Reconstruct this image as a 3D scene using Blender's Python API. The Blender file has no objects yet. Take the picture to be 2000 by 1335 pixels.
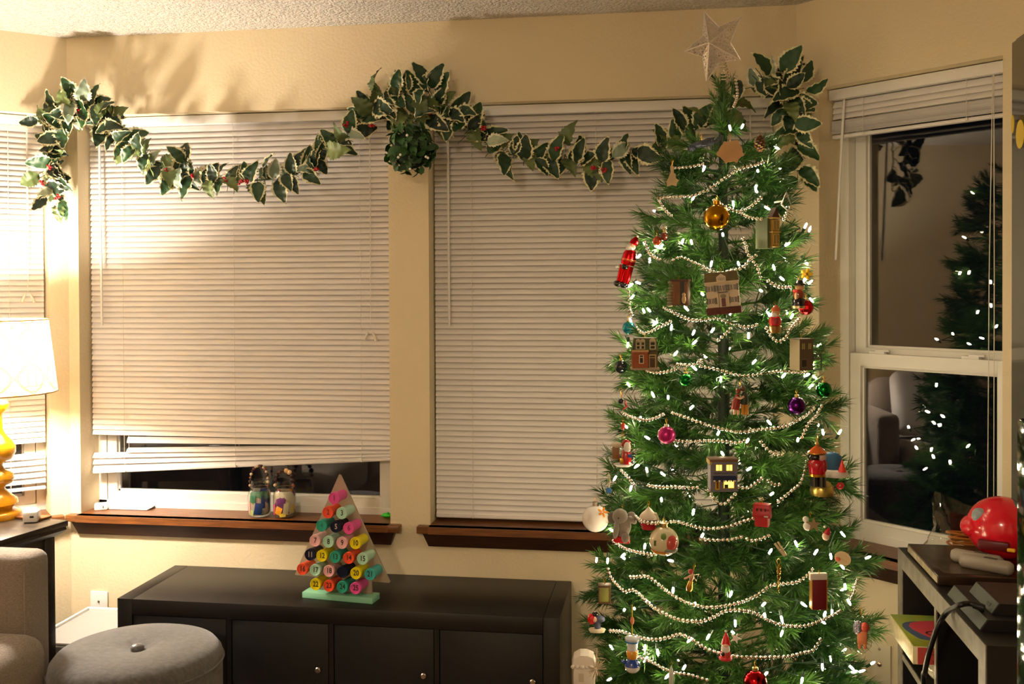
import bpy, bmesh, math, random
import numpy as np
from mathutils import Vector, Matrix, Euler

random.seed(7)
sc = bpy.context.scene
COL = sc.collection
PI = math.pi
R = math.radians

# ---------------------------------------------------------------- camera
F_PX, PCX, PCY = 1944.0, 1000.0, 580.0
CAM = Vector((0, 0, 1.48))
CAM_M = (Matrix.Rotation(R(8.69), 3, 'Z') @ Matrix.Rotation(PI / 2 - R(.678), 3, 'X') @ Matrix.Rotation(-.0046, 3, 'Z'))
cd = bpy.data.cameras.new('camera')
cam = bpy.data.objects.new('camera', cd)
COL.objects.link(cam)
cam.matrix_world = Matrix.Translation(CAM) @ CAM_M.to_4x4()
cd.sensor_fit = 'HORIZONTAL'
cd.sensor_width = 36
cd.lens = F_PX / 2000 * 36
cd.shift_y = -(667.5 - PCY) / 2000
cd.clip_start = .05
sc.camera = cam

# ---------------------------------------------------------------- world, exposure
w = bpy.data.worlds.new('night')
sc.world = w
w.use_nodes = True
bgn = w.node_tree.nodes['Background']
bgn.inputs[0].default_value = (.25, .3, .45, 1)
bgn.inputs[1].default_value = .0008
sc.view_settings.view_transform = 'Standard'
sc.view_settings.look = 'None'
sc.view_settings.gamma = 1
sc.view_settings.use_curve_mapping = False
sc.view_settings.exposure = EXPOSURE = 2.35
sc.cycles.use_denoising = True
sc.cycles.max_bounces = 8
sc.cycles.adaptive_threshold = .018
sc.cycles.diffuse_bounces = 4
sc.cycles.glossy_bounces = 5
sc.cycles.transmission_bounces = 8
sc.cycles.transparent_max_bounces = 12
sc.cycles.caustics_reflective = False
sc.cycles.caustics_refractive = False
sc.cycles.sample_clamp_indirect = 4.0

LAMP_WATT = 30.0       # bulb of the table lamp
MINI_STRENGTH = 36.0   # filament bulbs on the tree
FILL_STRENGTH = 60.0    # unseen fill dome added on the ceiling behind the camera

# ---------------------------------------------------------------- pixel -> point on a plane of the room
def ray(px, py):
    return (CAM_M @ Vector(((px - PCX) / F_PX, (PCY - py) / F_PX, -1))).normalized()
def onY(px, py, Y):
    d = ray(px, py); return CAM + d * ((Y - CAM.y) / d.y)
def onX(px, py, X):
    d = ray(px, py); return CAM + d * ((X - CAM.x) / d.x)
def onZ(px, py, Z):
    d = ray(px, py); return CAM + d * ((Z - CAM.z) / d.z)

# ---------------------------------------------------------------- materials
def lin(h):
    if not isinstance(h, str): return tuple(h) + (1,) if len(h) == 3 else tuple(h)
    h = h.lstrip('#')
    c = [int(h[i:i + 2], 16) / 255 for i in (0, 2, 4)]
    return tuple(((x / 12.92) if x <= .04045 else ((x + .055) / 1.055) ** 2.4) for x in c) + (1,)
MATS = {}
def mat(name, color, rough=.5, metal=0, spec=.5, bump=None, var=None, emit=None, trans=0, ior=1.45, coat=0, sheen=0, sss=0, alpha=1):
    if name in MATS: return MATS[name]
    m = bpy.data.materials.new(name)
    m.use_nodes = True
    nt = m.node_tree
    b = nt.nodes['Principled BSDF']
    b.inputs['Base Color'].default_value = lin(color)
    b.inputs['Roughness'].default_value = rough
    b.inputs['Metallic'].default_value = metal
    b.inputs['Specular IOR Level'].default_value = spec
    b.inputs['Transmission Weight'].default_value = trans
    b.inputs['IOR'].default_value = ior
    b.inputs['Coat Weight'].default_value = coat
    b.inputs['Sheen Weight'].default_value = sheen
    b.inputs['Subsurface Weight'].default_value = sss
    b.inputs['Alpha'].default_value = alpha
    if emit:
        b.inputs['Emission Color'].default_value = lin(emit[0])
        b.inputs['Emission Strength'].default_value = emit[1]
    tc = None
    if bump or var:
        tc = nt.nodes.new('ShaderNodeTexCoord')
    if bump:   # (scale, strength, distance, detail, stretch)
        n = nt.nodes.new('ShaderNodeTexNoise')
        n.inputs['Scale'].default_value = bump[0]
        n.inputs['Detail'].default_value = bump[3] if len(bump) > 3 else 2
        src = tc.outputs['Object']
        if len(bump) > 4:
            mp = nt.nodes.new('ShaderNodeMapping')
            mp.inputs['Scale'].default_value = bump[4]
            nt.links.new(src, mp.inputs[0]); src = mp.outputs[0]
        nt.links.new(src, n.inputs['Vector'])
        bp = nt.nodes.new('ShaderNodeBump')
        bp.inputs['Strength'].default_value = bump[1]
        bp.inputs['Distance'].default_value = bump[2]
        nt.links.new(n.outputs['Fac'], bp.inputs['Height'])
        nt.links.new(bp.outputs[0], b.inputs['Normal'])
    if var:    # (color2, scale, detail, stretch, lo, hi)
        n = nt.nodes.new('ShaderNodeTexNoise')
        n.inputs['Scale'].default_value = var[1]
        n.inputs['Detail'].default_value = var[2]
        mp = nt.nodes.new('ShaderNodeMapping')
        mp.inputs['Scale'].default_value = var[3] if len(var) > 3 else (1, 1, 1)
        nt.links.new(tc.outputs['Object'], mp.inputs[0])
        nt.links.new(mp.outputs[0], n.inputs['Vector'])
        rp = nt.nodes.new('ShaderNodeValToRGB')
        rp.color_ramp.elements[0].position = var[4] if len(var) > 4 else .35
        rp.color_ramp.elements[1].position = var[5] if len(var) > 5 else .65
        rp.color_ramp.elements[0].color = lin(color)
        rp.color_ramp.elements[1].color = lin(var[0])
        nt.links.new(n.outputs['Fac'], rp.inputs[0])
        nt.links.new(rp.outputs[0], b.inputs['Base Color'])
    MATS[name] = m
    return m

WALL = mat('wall_paint', (.72, .61, .41), .75, bump=(95, .35, .004, 3))
CEIL = mat('popcorn_ceiling', (.78, .73, .66), .9, bump=(105, 1.0, .02, 3), var=((.62, .57, .50), 105, 3, (1, 1, 1), .42, .62))
FLOOR = mat('carpet', '#8a7560', .95, bump=(300, .5, .005, 3))
VINYL = mat('white_vinyl', (.80, .78, .72), .35)
BLIND = mat('blind_slat_white', (.77, .735, .715), .42)
CORDM = mat('cord_white', (.74, .69, .60), .8)
WOOD = mat('sill_wood', '#5a3519', .38, var=('#7d4c25', 9, 6, (1, 14, 14)), bump=(60, .1, .001, 3, (1, 12, 12)))
WOODD = mat('apron_wood', '#2b170c', .5, var=('#3c2212', 9, 6, (1, 14, 14)))
BLACKBROWN = mat("black_brown_laminate", "#100c09", .42, var=("#16110d", 12, 6, (1, 20, 20)), bump=(50, .12, .0006, 4, (1, 18, 18)))
DOORBLACK = mat('door_black_laminate', '#080706', .5, var=('#0c0a08', 12, 6, (20, 1, 1)))
TABLEDARK = mat('dark_table_wood', '#1d1813', .35, var=('#33271c', 8, 6, (2, 18, 18)))
STEEL = mat('brushed_steel', '#c9b8a4', .28, 1)
SILVER = mat('silver_bead', '#efe6dc', .12, 1)
GOLD = mat('gold_thread', '#d8a53a', .3, 1)
BLACK = mat('matte_black', '#0b0a0a', .5)
GLOSSBLACK = mat('gloss_black', '#040405', .06)
WHITEP = mat('white_plastic', (.78, .76, .73), .35)
LAMPY = mat('mustard_ceramic', '#c98f12', .22, coat=.5)

def glass_sheet(name, ior=1.75, tint=(1, 1, 1)):
    m = bpy.data.materials.new(name); m.use_nodes = True
    nt = m.node_tree; nt.nodes.clear()
    out = nt.nodes.new('ShaderNodeOutputMaterial')
    tr = nt.nodes.new('ShaderNodeBsdfTransparent'); tr.inputs[0].default_value = tuple(tint) + (1,)
    gl = nt.nodes.new('ShaderNodeBsdfGlossy'); gl.inputs['Roughness'].default_value = 0.0
    mx = nt.nodes.new('ShaderNodeMixShader')
    fr = nt.nodes.new('ShaderNodeFresnel')
    ge = nt.nodes.new('ShaderNodeNewGeometry')
    mp = nt.nodes.new('ShaderNodeMapRange')
    mp.inputs['To Min'].default_value = ior; mp.inputs['To Max'].default_value = 1 / ior
    nt.links.new(ge.outputs['Backfacing'], mp.inputs['Value'])
    nt.links.new(mp.outputs[0], fr.inputs['IOR'])
    nt.links.new(fr.outputs[0], mx.inputs[0])
    nt.links.new(tr.outputs[0], mx.inputs[1]); nt.links.new(gl.outputs[0], mx.inputs[2])
    nt.links.new(mx.outputs[0], out.inputs[0])
    return m
PANE = glass_sheet('window_pane', 1.95)
JARGLASS = glass_sheet('jar_glass', 1.5, (.95, .96, .95))
BAGFILM = glass_sheet('clear_film', 1.6, (.93, .92, .88))

# ---------------------------------------------------------------- mesh building
class MB:
    def __init__(s): s.v = []; s.f = []
    def add(s, vs, fs, M=None):
        o = len(s.v)
        if M is not None: vs = [M @ Vector(v) for v in vs]
        s.v += [tuple(v) for v in vs]
        s.f += [tuple(i + o for i in f) for f in fs]
        return s
    def box(s, c, d, M=None, bevel=0):
        x, y, z = c; a, b, e = d[0] / 2, d[1] / 2, d[2] / 2
        if bevel > 0:
            bm = bmesh.new(); bmesh.ops.create_cube(bm, size=1)
            for v in bm.verts: v.co = (v.co.x * d[0] + x, v.co.y * d[1] + y, v.co.z * d[2] + z)
            bmesh.ops.bevel(bm, geom=bm.edges[:], offset=bevel, segments=2 if bevel < .015 else 4, affect='EDGES', profile=.5)
            bm.verts.index_update()
            s.add([v.co.copy() for v in bm.verts], [[v.index for v in f.verts] for f in bm.faces], M); bm.free(); return s
        vs = [(x + i * a, y + j * b, z + k * e) for k in (-1, 1) for j in (-1, 1) for i in (-1, 1)]
        return s.add(vs, [(0, 2, 3, 1), (4, 5, 7, 6), (0, 1, 5, 4), (2, 6, 7, 3), (0, 4, 6, 2), (1, 3, 7, 5)], M)
    def lathe(s, prof, n=24, c=(0, 0, 0), M=None, cap=True, sx=1, sy=1):
        vs = []; fs = []
        for r, z in prof:
            for i in range(n):
                a = 2 * PI * i / n
                vs.append((c[0] + r * sx * math.cos(a), c[1] + r * sy * math.sin(a), c[2] + z))
        for k in range(len(prof) - 1):
            for i in range(n):
                j = (i + 1) % n
                fs.append((k * n + i, k * n + j, (k + 1) * n + j, (k + 1) * n + i))
        if cap:
            if prof[0][0] > 1e-6: fs.append(tuple(range(n))[::-1])
            if prof[-1][0] > 1e-6: fs.append(tuple(range((len(prof) - 1) * n, len(prof) * n)))
        return s.add(vs, fs, M)
    def sph(s, c, r, nu=16, nv=10, M=None):
        if not hasattr(r, '__len__'): r = (r, r, r)
        vs = [(c[0], c[1], c[2] - r[2])]; fs = []
        for k in range(1, nv):
            t = PI * k / nv - PI / 2
            for i in range(nu):
                a = 2 * PI * i / nu
                vs.append((c[0] + r[0] * math.cos(t) * math.cos(a), c[1] + r[1] * math.cos(t) * math.sin(a), c[2] + r[2] * math.sin(t)))
        vs.append((c[0], c[1], c[2] + r[2])); L = len(vs) - 1
        for i in range(nu):
            j = (i + 1) % nu
            fs.append((0, 1 + j, 1 + i)); fs.append((L, L - nu + i, L - nu + j))
            for k in range(nv - 2):
                a = 1 + k * nu
                fs.append((a + i, a + j, a + nu + j, a + nu + i))
        return s.add(vs, fs, M)
    def tube(s, pts, r, n=6, M=None, closed=False):
        pts = [Vector(p) for p in pts]; N = len(pts); vs = []; fs = []
        up = Vector((.13, .21, 1)).normalized()
        for k, p in enumerate(pts):
            a = pts[k - 1] if (k > 0 or closed) else p
            b = pts[(k + 1) % N] if (k < N - 1 or closed) else p
            t = (b - a)
            t = t.normalized() if t.length > 1e-9 else Vector((0, 0, 1))
            u = t.cross(up)
            if u.length < .05: u = t.cross(Vector((1, 0, 0)))
            u.normalize(); q = t.cross(u)
            rr = r[k] if hasattr(r, '__len__') else r
            for i in range(n):
                an = 2 * PI * i / n
                vs.append(p + u * (rr * math.cos(an)) + q * (rr * math.sin(an)))
        for k in range(N if closed else N - 1):
            k2 = (k + 1) % N
            for i in range(n):
                j = (i + 1) % n
                fs.append((k * n + i, k * n + j, k2 * n + j, k2 * n + i))
        if not closed:
            fs.append(tuple(range(n))); fs.append(tuple(range((N - 1) * n, N * n))[::-1])
        return s.add(vs, fs, M)
    def prism(s, out, y0, y1, M=None):      # outline in (x, z), extruded along y
        n = len(out)
        vs = [(x, y0, z) for x, z in out] + [(x, y1, z) for x, z in out]
        fs = [tuple(range(n)), tuple(range(n, 2 * n))[::-1]] + [(i, i + n, (i + 1) % n + n, (i + 1) % n) for i in range(n)]
        return s.add(vs, fs, M)
    def mesh(s, name, m, smooth=40):
        me = bpy.data.meshes.new(name)
        me.from_pydata(s.v, [], s.f)
        me.update()
        bm = bmesh.new(); bm.from_mesh(me)
        bmesh.ops.recalc_face_normals(bm, faces=bm.faces); bm.to_mesh(me); bm.free()
        if smooth:
            me.polygons.foreach_set('use_smooth', [True] * len(me.polygons))
            me.set_sharp_from_angle(angle=R(smooth))
        me.materials.append(m)
        return me
    def build(s, name, m, parent=None, loc=(0, 0, 0), rot=(0, 0, 0), smooth=40):
        return link(name, s.mesh(name, m, smooth), parent, loc, rot)
def link(name, data, parent=None, loc=(0, 0, 0), rot=(0, 0, 0), scale=None):
    o = bpy.data.objects.new(name, data); COL.objects.link(o)
    o.location = loc; o.rotation_euler = rot
    if scale: o.scale = (scale,) * 3 if not hasattr(scale, '__len__') else scale
    if parent is not None: o.parent = parent
    return o
def tag(o, label, cat=None, group=None, kind=None):
    o['label'] = label
    if cat: o['category'] = cat
    if group: o['group'] = group
    if kind: o['kind'] = kind
    return o
def thing(name, label, cat, loc=(0, 0, 0), rot=(0, 0, 0), group=None, kind=None):
    return tag(link(name, None, None, loc, rot), label, cat, group, kind)

# ---------------------------------------------------------------- room shell
DW = 3.49; CEILZ = 2.425; TH = .20
XL, XR = -2.24, .445
BA = R(42); BL = .80
ZS, ZT = .62, 2.13          # sill top, opening top
RIGHT_O = Vector((XR, DW, 0)); LEFT_O = Vector((XL - math.cos(BA) * BL, DW - math.sin(BA) * BL, 0))
XLS, XRS, YS, YB = LEFT_O.x, XR + math.cos(BA) * BL, LEFT_O.y, -2.6
FRAMES = {'center': (Vector((XL, DW, 0)), 0.0), 'right': (RIGHT_O, -BA), 'left': (LEFT_O, BA)}
def wall(name, label, origin, rz, L, openings):
    mb = MB(); x = 0
    for (a, b) in openings:
        mb.box(((x + a) / 2, TH / 2, CEILZ / 2), (a - x, TH, CEILZ))
        mb.box(((a + b) / 2, TH / 2, (ZS - .025) / 2), (b - a, TH, ZS - .025))
        mb.box(((a + b) / 2, TH / 2, (ZT + CEILZ) / 2), (b - a, TH, CEILZ - ZT)); x = b
    mb.box(((x + L) / 2, TH / 2, CEILZ / 2), (L - x, TH, CEILZ))
    return tag(mb.build(name, WALL, None, origin, (0, 0, rz), 0), label, 'wall', kind='structure')
OPEN = {'center': [(.042, 1.257), (1.405, 2.62)], 'right': [(.088, .69)], 'left': [(.115, .73)]}
wall('wall_center', 'beige textured wall between the bay corners with two blinds', *FRAMES['center'], XR - XL, OPEN['center'])
wall('wall_right', 'beige angled bay wall around the uncovered dark window', *FRAMES['right'], BL, OPEN['right'])
wall('wall_left', 'beige angled bay wall behind the table lamp', *FRAMES['left'], BL, OPEN['left'])
def plain(name, label, c, d, m, cat):
    return tag(MB().box(c, d).build(name, m, smooth=0), label, cat, kind='structure')
plain('wall_left_side', 'beige side wall behind the tweed sofa', (XLS - .1, (YS + YB) / 2, CEILZ / 2), (.2, YS - YB, CEILZ), WALL, 'wall')
plain('wall_right_side', 'beige side wall behind the black television', (XRS + .1, (YS + YB) / 2, CEILZ / 2), (.2, YS - YB, CEILZ), WALL, 'wall')
plain('wall_back', 'beige wall closing the room opposite the bay', ((XLS + XRS) / 2, YB - .1, CEILZ / 2), (XRS - XLS + .4, .2, CEILZ), WALL, 'wall')
cx = (XLS + XRS) / 2
plain('floor', 'tan carpeted floor of the room', (cx, .5, -.05), (XRS - XLS + .6, 6.6, .1), FLOOR, 'floor')
plain('ceiling', 'white popcorn textured ceiling', (cx, .5, CEILZ + .05), (XRS - XLS + .6, 6.6, .1), CEIL, 'ceiling')

# windows: frame, two sashes with panes, latches, wooden sill and apron
def window(n, key, a, b, label):
    o, rz = FRAMES[key]
    e = thing('window_%d' % n, label, 'window', o, (0, 0, rz), kind='structure')
    fr, fy, fd = .032, .125, .07
    W = b - a; cxw = (a + b) / 2; zm = 1.235
    mb = MB()
    mb.box((a + fr / 2, fy + fd / 2, (ZS + ZT) / 2), (fr, fd, ZT - ZS)); mb.box((b - fr / 2, fy + fd / 2, (ZS + ZT) / 2), (fr, fd, ZT - ZS))
    mb.box((cxw, fy + fd / 2, ZT - fr / 2), (W, fd, fr)); mb.box((cxw, fy + fd / 2, ZS + .013), (W, fd, .026))
    for x in (a + fr + .006, b - fr - .006): mb.box((x, fy + .05, (ZS + ZT) / 2), (.012, .012, ZT - ZS - .05))
    mb.build('window_frame', VINYL, e, smooth=0)
    sw = .040
    def sash(z0, z1, y, rail_top, rail_bot):
        s = MB()
        for x in (a + fr + sw / 2 + .002, b - fr - sw / 2 - .002): s.box((x, y, (z0 + z1) / 2), (sw, .03, z1 - z0), bevel=.003)
        s.box((cxw, y, z1 - rail_top / 2), (W - 2 * fr - 2 * sw, .029, rail_top)); s.box((cxw, y, z0 + rail_bot / 2), (W - 2 * fr - 2 * sw, .029, rail_bot))
        x0, x1 = a + fr + sw, b - fr - sw; g0, g1 = z0 + rail_bot, z1 - rail_top
        for (c, d) in (((x0 + .004, y + .004, (g0 + g1) / 2), (.008, .012, g1 - g0)), ((x1 - .004, y + .004, (g0 + g1) / 2), (.008, .012, g1 - g0)),
                       ((cxw, y + .004, g0 + .004), (x1 - x0, .012, .008)), ((cxw, y + .004, g1 - .004), (x1 - x0, .012, .008))): s.box(c, d)
        so = s.build('sash', VINYL, e, smooth=30)
        MB().box((cxw, y + .006, (g0 + g1) / 2), (x1 - x0, .004, g1 - g0)).build('pane', PANE, so, smooth=0)
        return so
    sash(zm - .012, ZT - fr, fy + .052, .045, .042)
    lo = sash(ZS + .026, zm + .012, fy + .018, .042, .034)
    for f in (.22, .74):
        l = MB(); x = a + W * f
        l.box((x, fy + .012, zm + .017), (.055, .02, .010), bevel=.002); l.box((x + .02, fy + .006, zm + .024), (.05, .010, .007), bevel=.002)
        l.build('latch', WHITEP, lo)
    s = MB()
    s.box((cxw, .0425, ZS - .0125), (W + .0, .165, .025)); s.box((cxw, -.019, ZS - .0125), (W + .085, .038, .025), bevel=.003)
    s.build('sill', WOOD, e)
    ap = MB()
    zt, zb = ZS - .025, ZS - .075
    vs = []
    for z, dx, y in ((zt, .022, -.03), (zb, .004, -.012)):
        vs += [(a - dx, -.0, z), (b + dx, -.0, z), (b + dx, y, z), (a - dx, y, z)]
    ap.add(vs, [(0, 1, 2, 3), (4, 7, 6, 5), (0, 4, 5, 1), (1, 5, 6, 2), (2, 6, 7, 3), (3, 7, 4, 0)])
    ap.build('apron', WOODD, e, smooth=0)
    return e
window(1, 'left', *OPEN['left'][0], 'white window with blind behind the table lamp')
window(2, 'center', *OPEN['center'][0], 'white window above the jars with uneven blind')
window(3, 'center', *OPEN['center'][1], 'white window behind the Christmas tree, covered by blind')
window(4, 'right', *OPEN['right'][0], 'white double hung window with dark glass reflecting the tree')

# ---------------------------------------------------------------- blinds
PITCH = .0207
def slat_mesh(name, L, tilt, wdt=.025, camber=.0022):
    mb = MB(); N = 5; prof = []
    t = R(tilt); d = Vector((0, math.sin(t), math.cos(t))); nn = Vector((0, -math.cos(t), math.sin(t)))
    for side in (0, 1):
        rng = range(N) if side == 0 else range(N - 1, -1, -1)
        for k in rng:
            s = k / (N - 1) - .5
            prof.append(d * (s * wdt) + nn * (camber * (1 - 4 * s * s) + (.0007 if side == 0 else 0)))
    n = len(prof)
    vs = [(-L / 2, p.y, p.z) for p in prof] + [(L / 2, p.y, p.z) for p in prof]
    fs = [tuple(range(n)), tuple(range(n, 2 * n))[::-1]] + [(i, (i + 1) % n, (i + 1) % n + n, i + n) for i in range(n)]
    mb.add(vs, fs)
    return mb.mesh(name, BLIND, 35)
def blind(key, a, b, label, slats, rail, cords, tilt=26, yb=.078):
    """slats: list of (xl, xr, zl, zr); rail: (zl, zr) of the bottom rail."""
    o, rz = FRAMES[key]
    e = thing('window_blind', label, 'blind', o, (0, 0, rz))
    a += .006; b -= .006; cxw = (a + b) / 2; W = b - a
    h = MB(); h.box((cxw, yb - .004, ZT - .020), (W, .036, .030), bevel=.003)
    h.box((cxw, yb - .026, ZT - .020), (W + .002, .006, .034), bevel=.002)
    h.build('headrail', WHITEP, e)
    cache = {}
    for (xl, xr, zl, zr, *tl) in slats:
        L = round(xr - xl, 3); tl = tl[0] if tl else tilt
        if (L, tl) not in cache: cache[(L, tl)] = slat_mesh('slat', L, tl)
        s = link('slat', cache[(L, tl)], e, ((xl + xr) / 2, yb, (zl + zr) / 2), (random.gauss(0, R(1.3)), -math.atan2(zr - zl, xr - xl), 0))
    r = MB(); r.box((0, 0, 0), (W, .024, .012), bevel=.004)
    r.build('bottom_rail', BLIND, e, (cxw, yb, (rail[0] + rail[1]) / 2), (0, -math.atan2(rail[1] - rail[0], W), 0))
    zb = min(rail)
    for f in cords:
        x = a + W * f; zl = rail[0] + (rail[1] - rail[0]) * f
        c = MB()
        for dy in (-.0165, .0165): c.tube([(x, yb + dy, ZT - .035), (x, yb + dy, zl)], .0008, 5)
        for (xl, xr, zl2, zr2, *_t) in slats:
            if xl < x < xr:
                zz = zl2 + (zr2 - zl2) * (x - xl) / (xr - xl)
                c.tube([(x, yb - .0165, zz - .005), (x + .0015, yb - .0185, zz + .002), (x, yb - .0165, zz + .008)], .0009, 4)
        c.lathe([(.004, -.004), (.005, 0), (.003, .004)], 10, (x, yb - .015, zl))
        c.build('ladder_cord', CORDM, e)
    return e
def wand(e, p0, p1, r=.0042):
    mb = MB(); mb.tube([p0, p1], r, 6); mb.tube([(p0[0], p0[1] + .01, p0[2] + .018), p0], .0015, 5)
    mb.build('tilt_wand', WHITEP, e)
def pull_cord(e, x, y, z0, z1, tassels=2, dx=0):
    mb = MB()
    for k in range(2): mb.tube([(x + k * .003, y, z0), (x + k * .003 + dx * .5, y, (z0 + z1) / 2), (x + dx, y, z1)], .0011, 5)
    c = mb.build('pull_cord', CORDM, e)
    for k in range(tassels):
        t = MB(); t.lathe([(.001, .0), (.0035, -.004), (.006, -.034), (.005, -.036)], 10)
        t.build('tassel', CORDM, c, (x + dx + (k - .5) * .016, y - .004, z1 - .002 * k), (R(8), R(22 * (1 if k == 0 else -1)), 0))
def regular(a, b, z0, z1):
    n = int(round((z0 - z1) / PITCH)); return [(a + .006, b - .006, z0 - k * PITCH, z0 - k * PITCH) for k in range(n + 1)]
ZF = ZT - .050
# window 2 (left centre): lower slats have slipped
a, b = OPEN['center'][0]
S = regular(a, b, ZF, .918)
zl0 = S[-1][2]
A_, B_ = a + .006, b - .006
S += [(A_ + .142, B_, zl0 - .030, zl0 - .0195), (A_ + .140, B_, zl0 - .070, zl0 - .036, 50), (A_, B_, zl0 - .093, zl0 - .049, 42), (A_, B_, zl0 - .117, zl0 - .060, 42), (A_, B_, zl0 - .140, zl0 - .070, 42)]
bl = blind('center', a, b, 'closed white mini blind with slipped bottom slats above the jars', S, (zl0 - .156, zl0 - .080), (.115, .49, .90))
wand(bl, (a + .062, .045, ZT - .045), (a + .066, .045, 1.335))
pull_cord(bl, b - .085, .05, ZT - .045, 1.315)
# window 3 (behind the tree)
a, b = OPEN['center'][1]
S = regular(a, b, ZF, .655)
bl = blind('center', a, b, 'closed white mini blind reaching the sill behind the Christmas tree', S, (.637, .637), (.115, .49, .90), tilt=30)
wand(bl, (a + .062, .045, ZT - .045), (a + .064, .045, 1.335))
pull_cord(bl, b - .085, .05, ZT - .045, 1.1)
# window 1 (left bay)
a, b = OPEN['left'][0]
S = [s for k, s in enumerate(regular(a, b, ZF, .905))]
zz = S[-1][2]
S += [(a + .006, b - .006, zz - .062 - k * .0235, zz - .062 - k * .0235, 40) for k in range(5)]
bl = blind('left', a, b, 'white mini blind with a gap low down behind the table lamp', S, (zz - .185, zz - .185), (.14, .80))
pull_cord(bl, b - .065, .045, ZT - .045, 1.46)
# window 4 (right bay): drawn up, slats stacked
a, b = OPEN['right'][0]
S = [(a + .006, b - .006, ZF - k * .019, ZF - k * .019) for k in range(3)]
bl = blind('right', a, b, 'white mini blind drawn up into a stack on the bare window', S, (1.972, 1.972), (.20, .78), tilt=24)
fl = slat_mesh('slat', b - a - .012, 84)
for k in range(34):
    link('slat', fl, bl, ((a + b) / 2, .078 + random.uniform(-.0015, .0015), 1.983 + k * .00125), (0, random.uniform(-.0008, .0008), 0))
wand(bl, (a + .065, .045, ZT - .045), (a + .037, .040, 1.56))
c_ = MB()
for k, (dx, zb_) in enumerate(((-.012, .80), (.006, .76))):
    c_.tube([(b - .052 + k * .003, .05, ZT - .04), (b - .055 + k * .006 + dx * .5, .048, 1.5), (b - .052 + dx, .046, zb_)], .0013, 5)
c_.build('pull_cord', CORDM, bl)

def letters(body, size, m, name='lettering', ext=.0002, offset=0.0, sx=1.0):
    """flat lettering as a real mesh"""
    c = bpy.data.curves.new('lettering', 'FONT'); c.body = body; c.size = size; c.align_x = 'CENTER'; c.align_y = 'CENTER'; c.extrude = ext; c.offset = offset; c.resolution_u = 3
    o = bpy.data.objects.new('lettering', c); COL.objects.link(o)
    bpy.context.view_layer.update()
    me = bpy.data.meshes.new_from_object(o.evaluated_get(bpy.context.evaluated_depsgraph_get()))
    bpy.data.objects.remove(o); bpy.data.curves.remove(c)
    me.name = name; me.materials.clear(); me.materials.append(m)
    return me
def text(body, size, m, parent, loc, rot, ext=.0002):
    return link('lettering', letters(body, size, m), parent, loc, rot)
# ================================================================ furniture
def rotz(a): return Matrix.Rotation(a, 4, 'Z')
TWEED = mat('tweed', '#9c8c7c', .9, sheen=.3, bump=(420, .7, .003, 2), var=('#64584c', 130, 3, (1, 1, 8), .30, .74))
FELT = mat('grey_felt', '#4c4a4a', .95, sheen=.4, bump=(350, .5, .002, 3), var=('#62605f', 60, 5, (1, 1.6, 1), .35, .7))

# ---- end table (turned about eleven degrees) and lamp
TZ = .715
F0 = onZ(134, 1015, TZ)
tu = Vector((-.98, .19, 0)); 
trz = math.atan2(tu.y, tu.x) - PI
TW, TD = .50, .34
e = thing('end_table', 'dark wood end table under the yellow lamp', 'table', (F0.x, F0.y, 0), (0, 0, trz))
mb = MB(); mb.box((-TW / 2, -TD / 2, TZ - .010), (TW, TD, .020), bevel=.004)
mb.build('table_top', TABLEDARK, e)
mb = MB()
prof = [(0, .006), (.010, .004), (.020, .014), (.028, .024), (.030, .034)]
for k in range(len(prof) - 1):
    (d0, i0), (d1, i1) = prof[k], prof[k + 1]
    vs = []
    for d, i in ((d0, i0), (d1, i1)):
        z = TZ - .02 - d
        vs += [(-i, -i, z), (-TW + i, -i, z), (-TW + i, -TD + i, z), (-i, -TD + i, z)]
    mb.add(vs, [(0, 1, 5, 4), (1, 2, 6, 5), (2, 3, 7, 6), (3, 0, 4, 7)])
mb.build('moulding', TABLEDARK, e)
mb = MB()
for (c, d) in (((-TW / 2, -.045, TZ - .085), (TW - .09, .018, .075)), ((-TW / 2, -TD + .045, TZ - .085), (TW - .09, .018, .075)),
               ((-.045, -TD / 2, TZ - .085), (.018, TD - .09, .075)), ((-TW + .045, -TD / 2, TZ - .085), (.018, TD - .09, .075))): mb.box(c, d)
mb.build('table_apron', TABLEDARK, e)
lg = MB().box((0, 0, (TZ - .05) / 2), (.042, .042, TZ - .05), bevel=.003).mesh('leg', TABLEDARK)
for x in (-.05, -TW + .05):
    for y in (-.05, -TD + .05): link('leg', lg, e, (x, y, 0))

LX = onZ(-8, 1010, TZ)
LP = Vector((LX.x, LX.y, TZ))
u = 3.28 / F_PX
lamp = thing('table_lamp', 'yellow turned table lamp with white lattice patterned shade', 'lamp', LP)
def zy(y): return (1012 - y) * u
prof = [(46, 1014), (47, 1002), (44, 999), (30, 995), (33, 990), (41, 984), (39, 976), (26, 965), (17, 955), (18, 950), (30, 944), (34, 935), (31, 925), (18, 918), (13, 909), (15, 903), (30, 897), (37, 884), (37, 873), (31, 862), (20, 850), (14, 838), (13, 815), (15, 806), (24, 798), (26, 788), (22, 782), (9, 779), (7, 765)]
MB().lathe([(r * u, max(0, zy(y))) for r, y in prof], 40).build('lamp_base', LAMPY, lamp, smooth=60)
MB().lathe([(.009, zy(770)), (.009, zy(735)), (.016, zy(733)), (.016, zy(715))], 16).build('socket', STEEL, lamp)
st, sb = zy(622), zy(765); rt, rb = 98 * u, 114 * u
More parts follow.
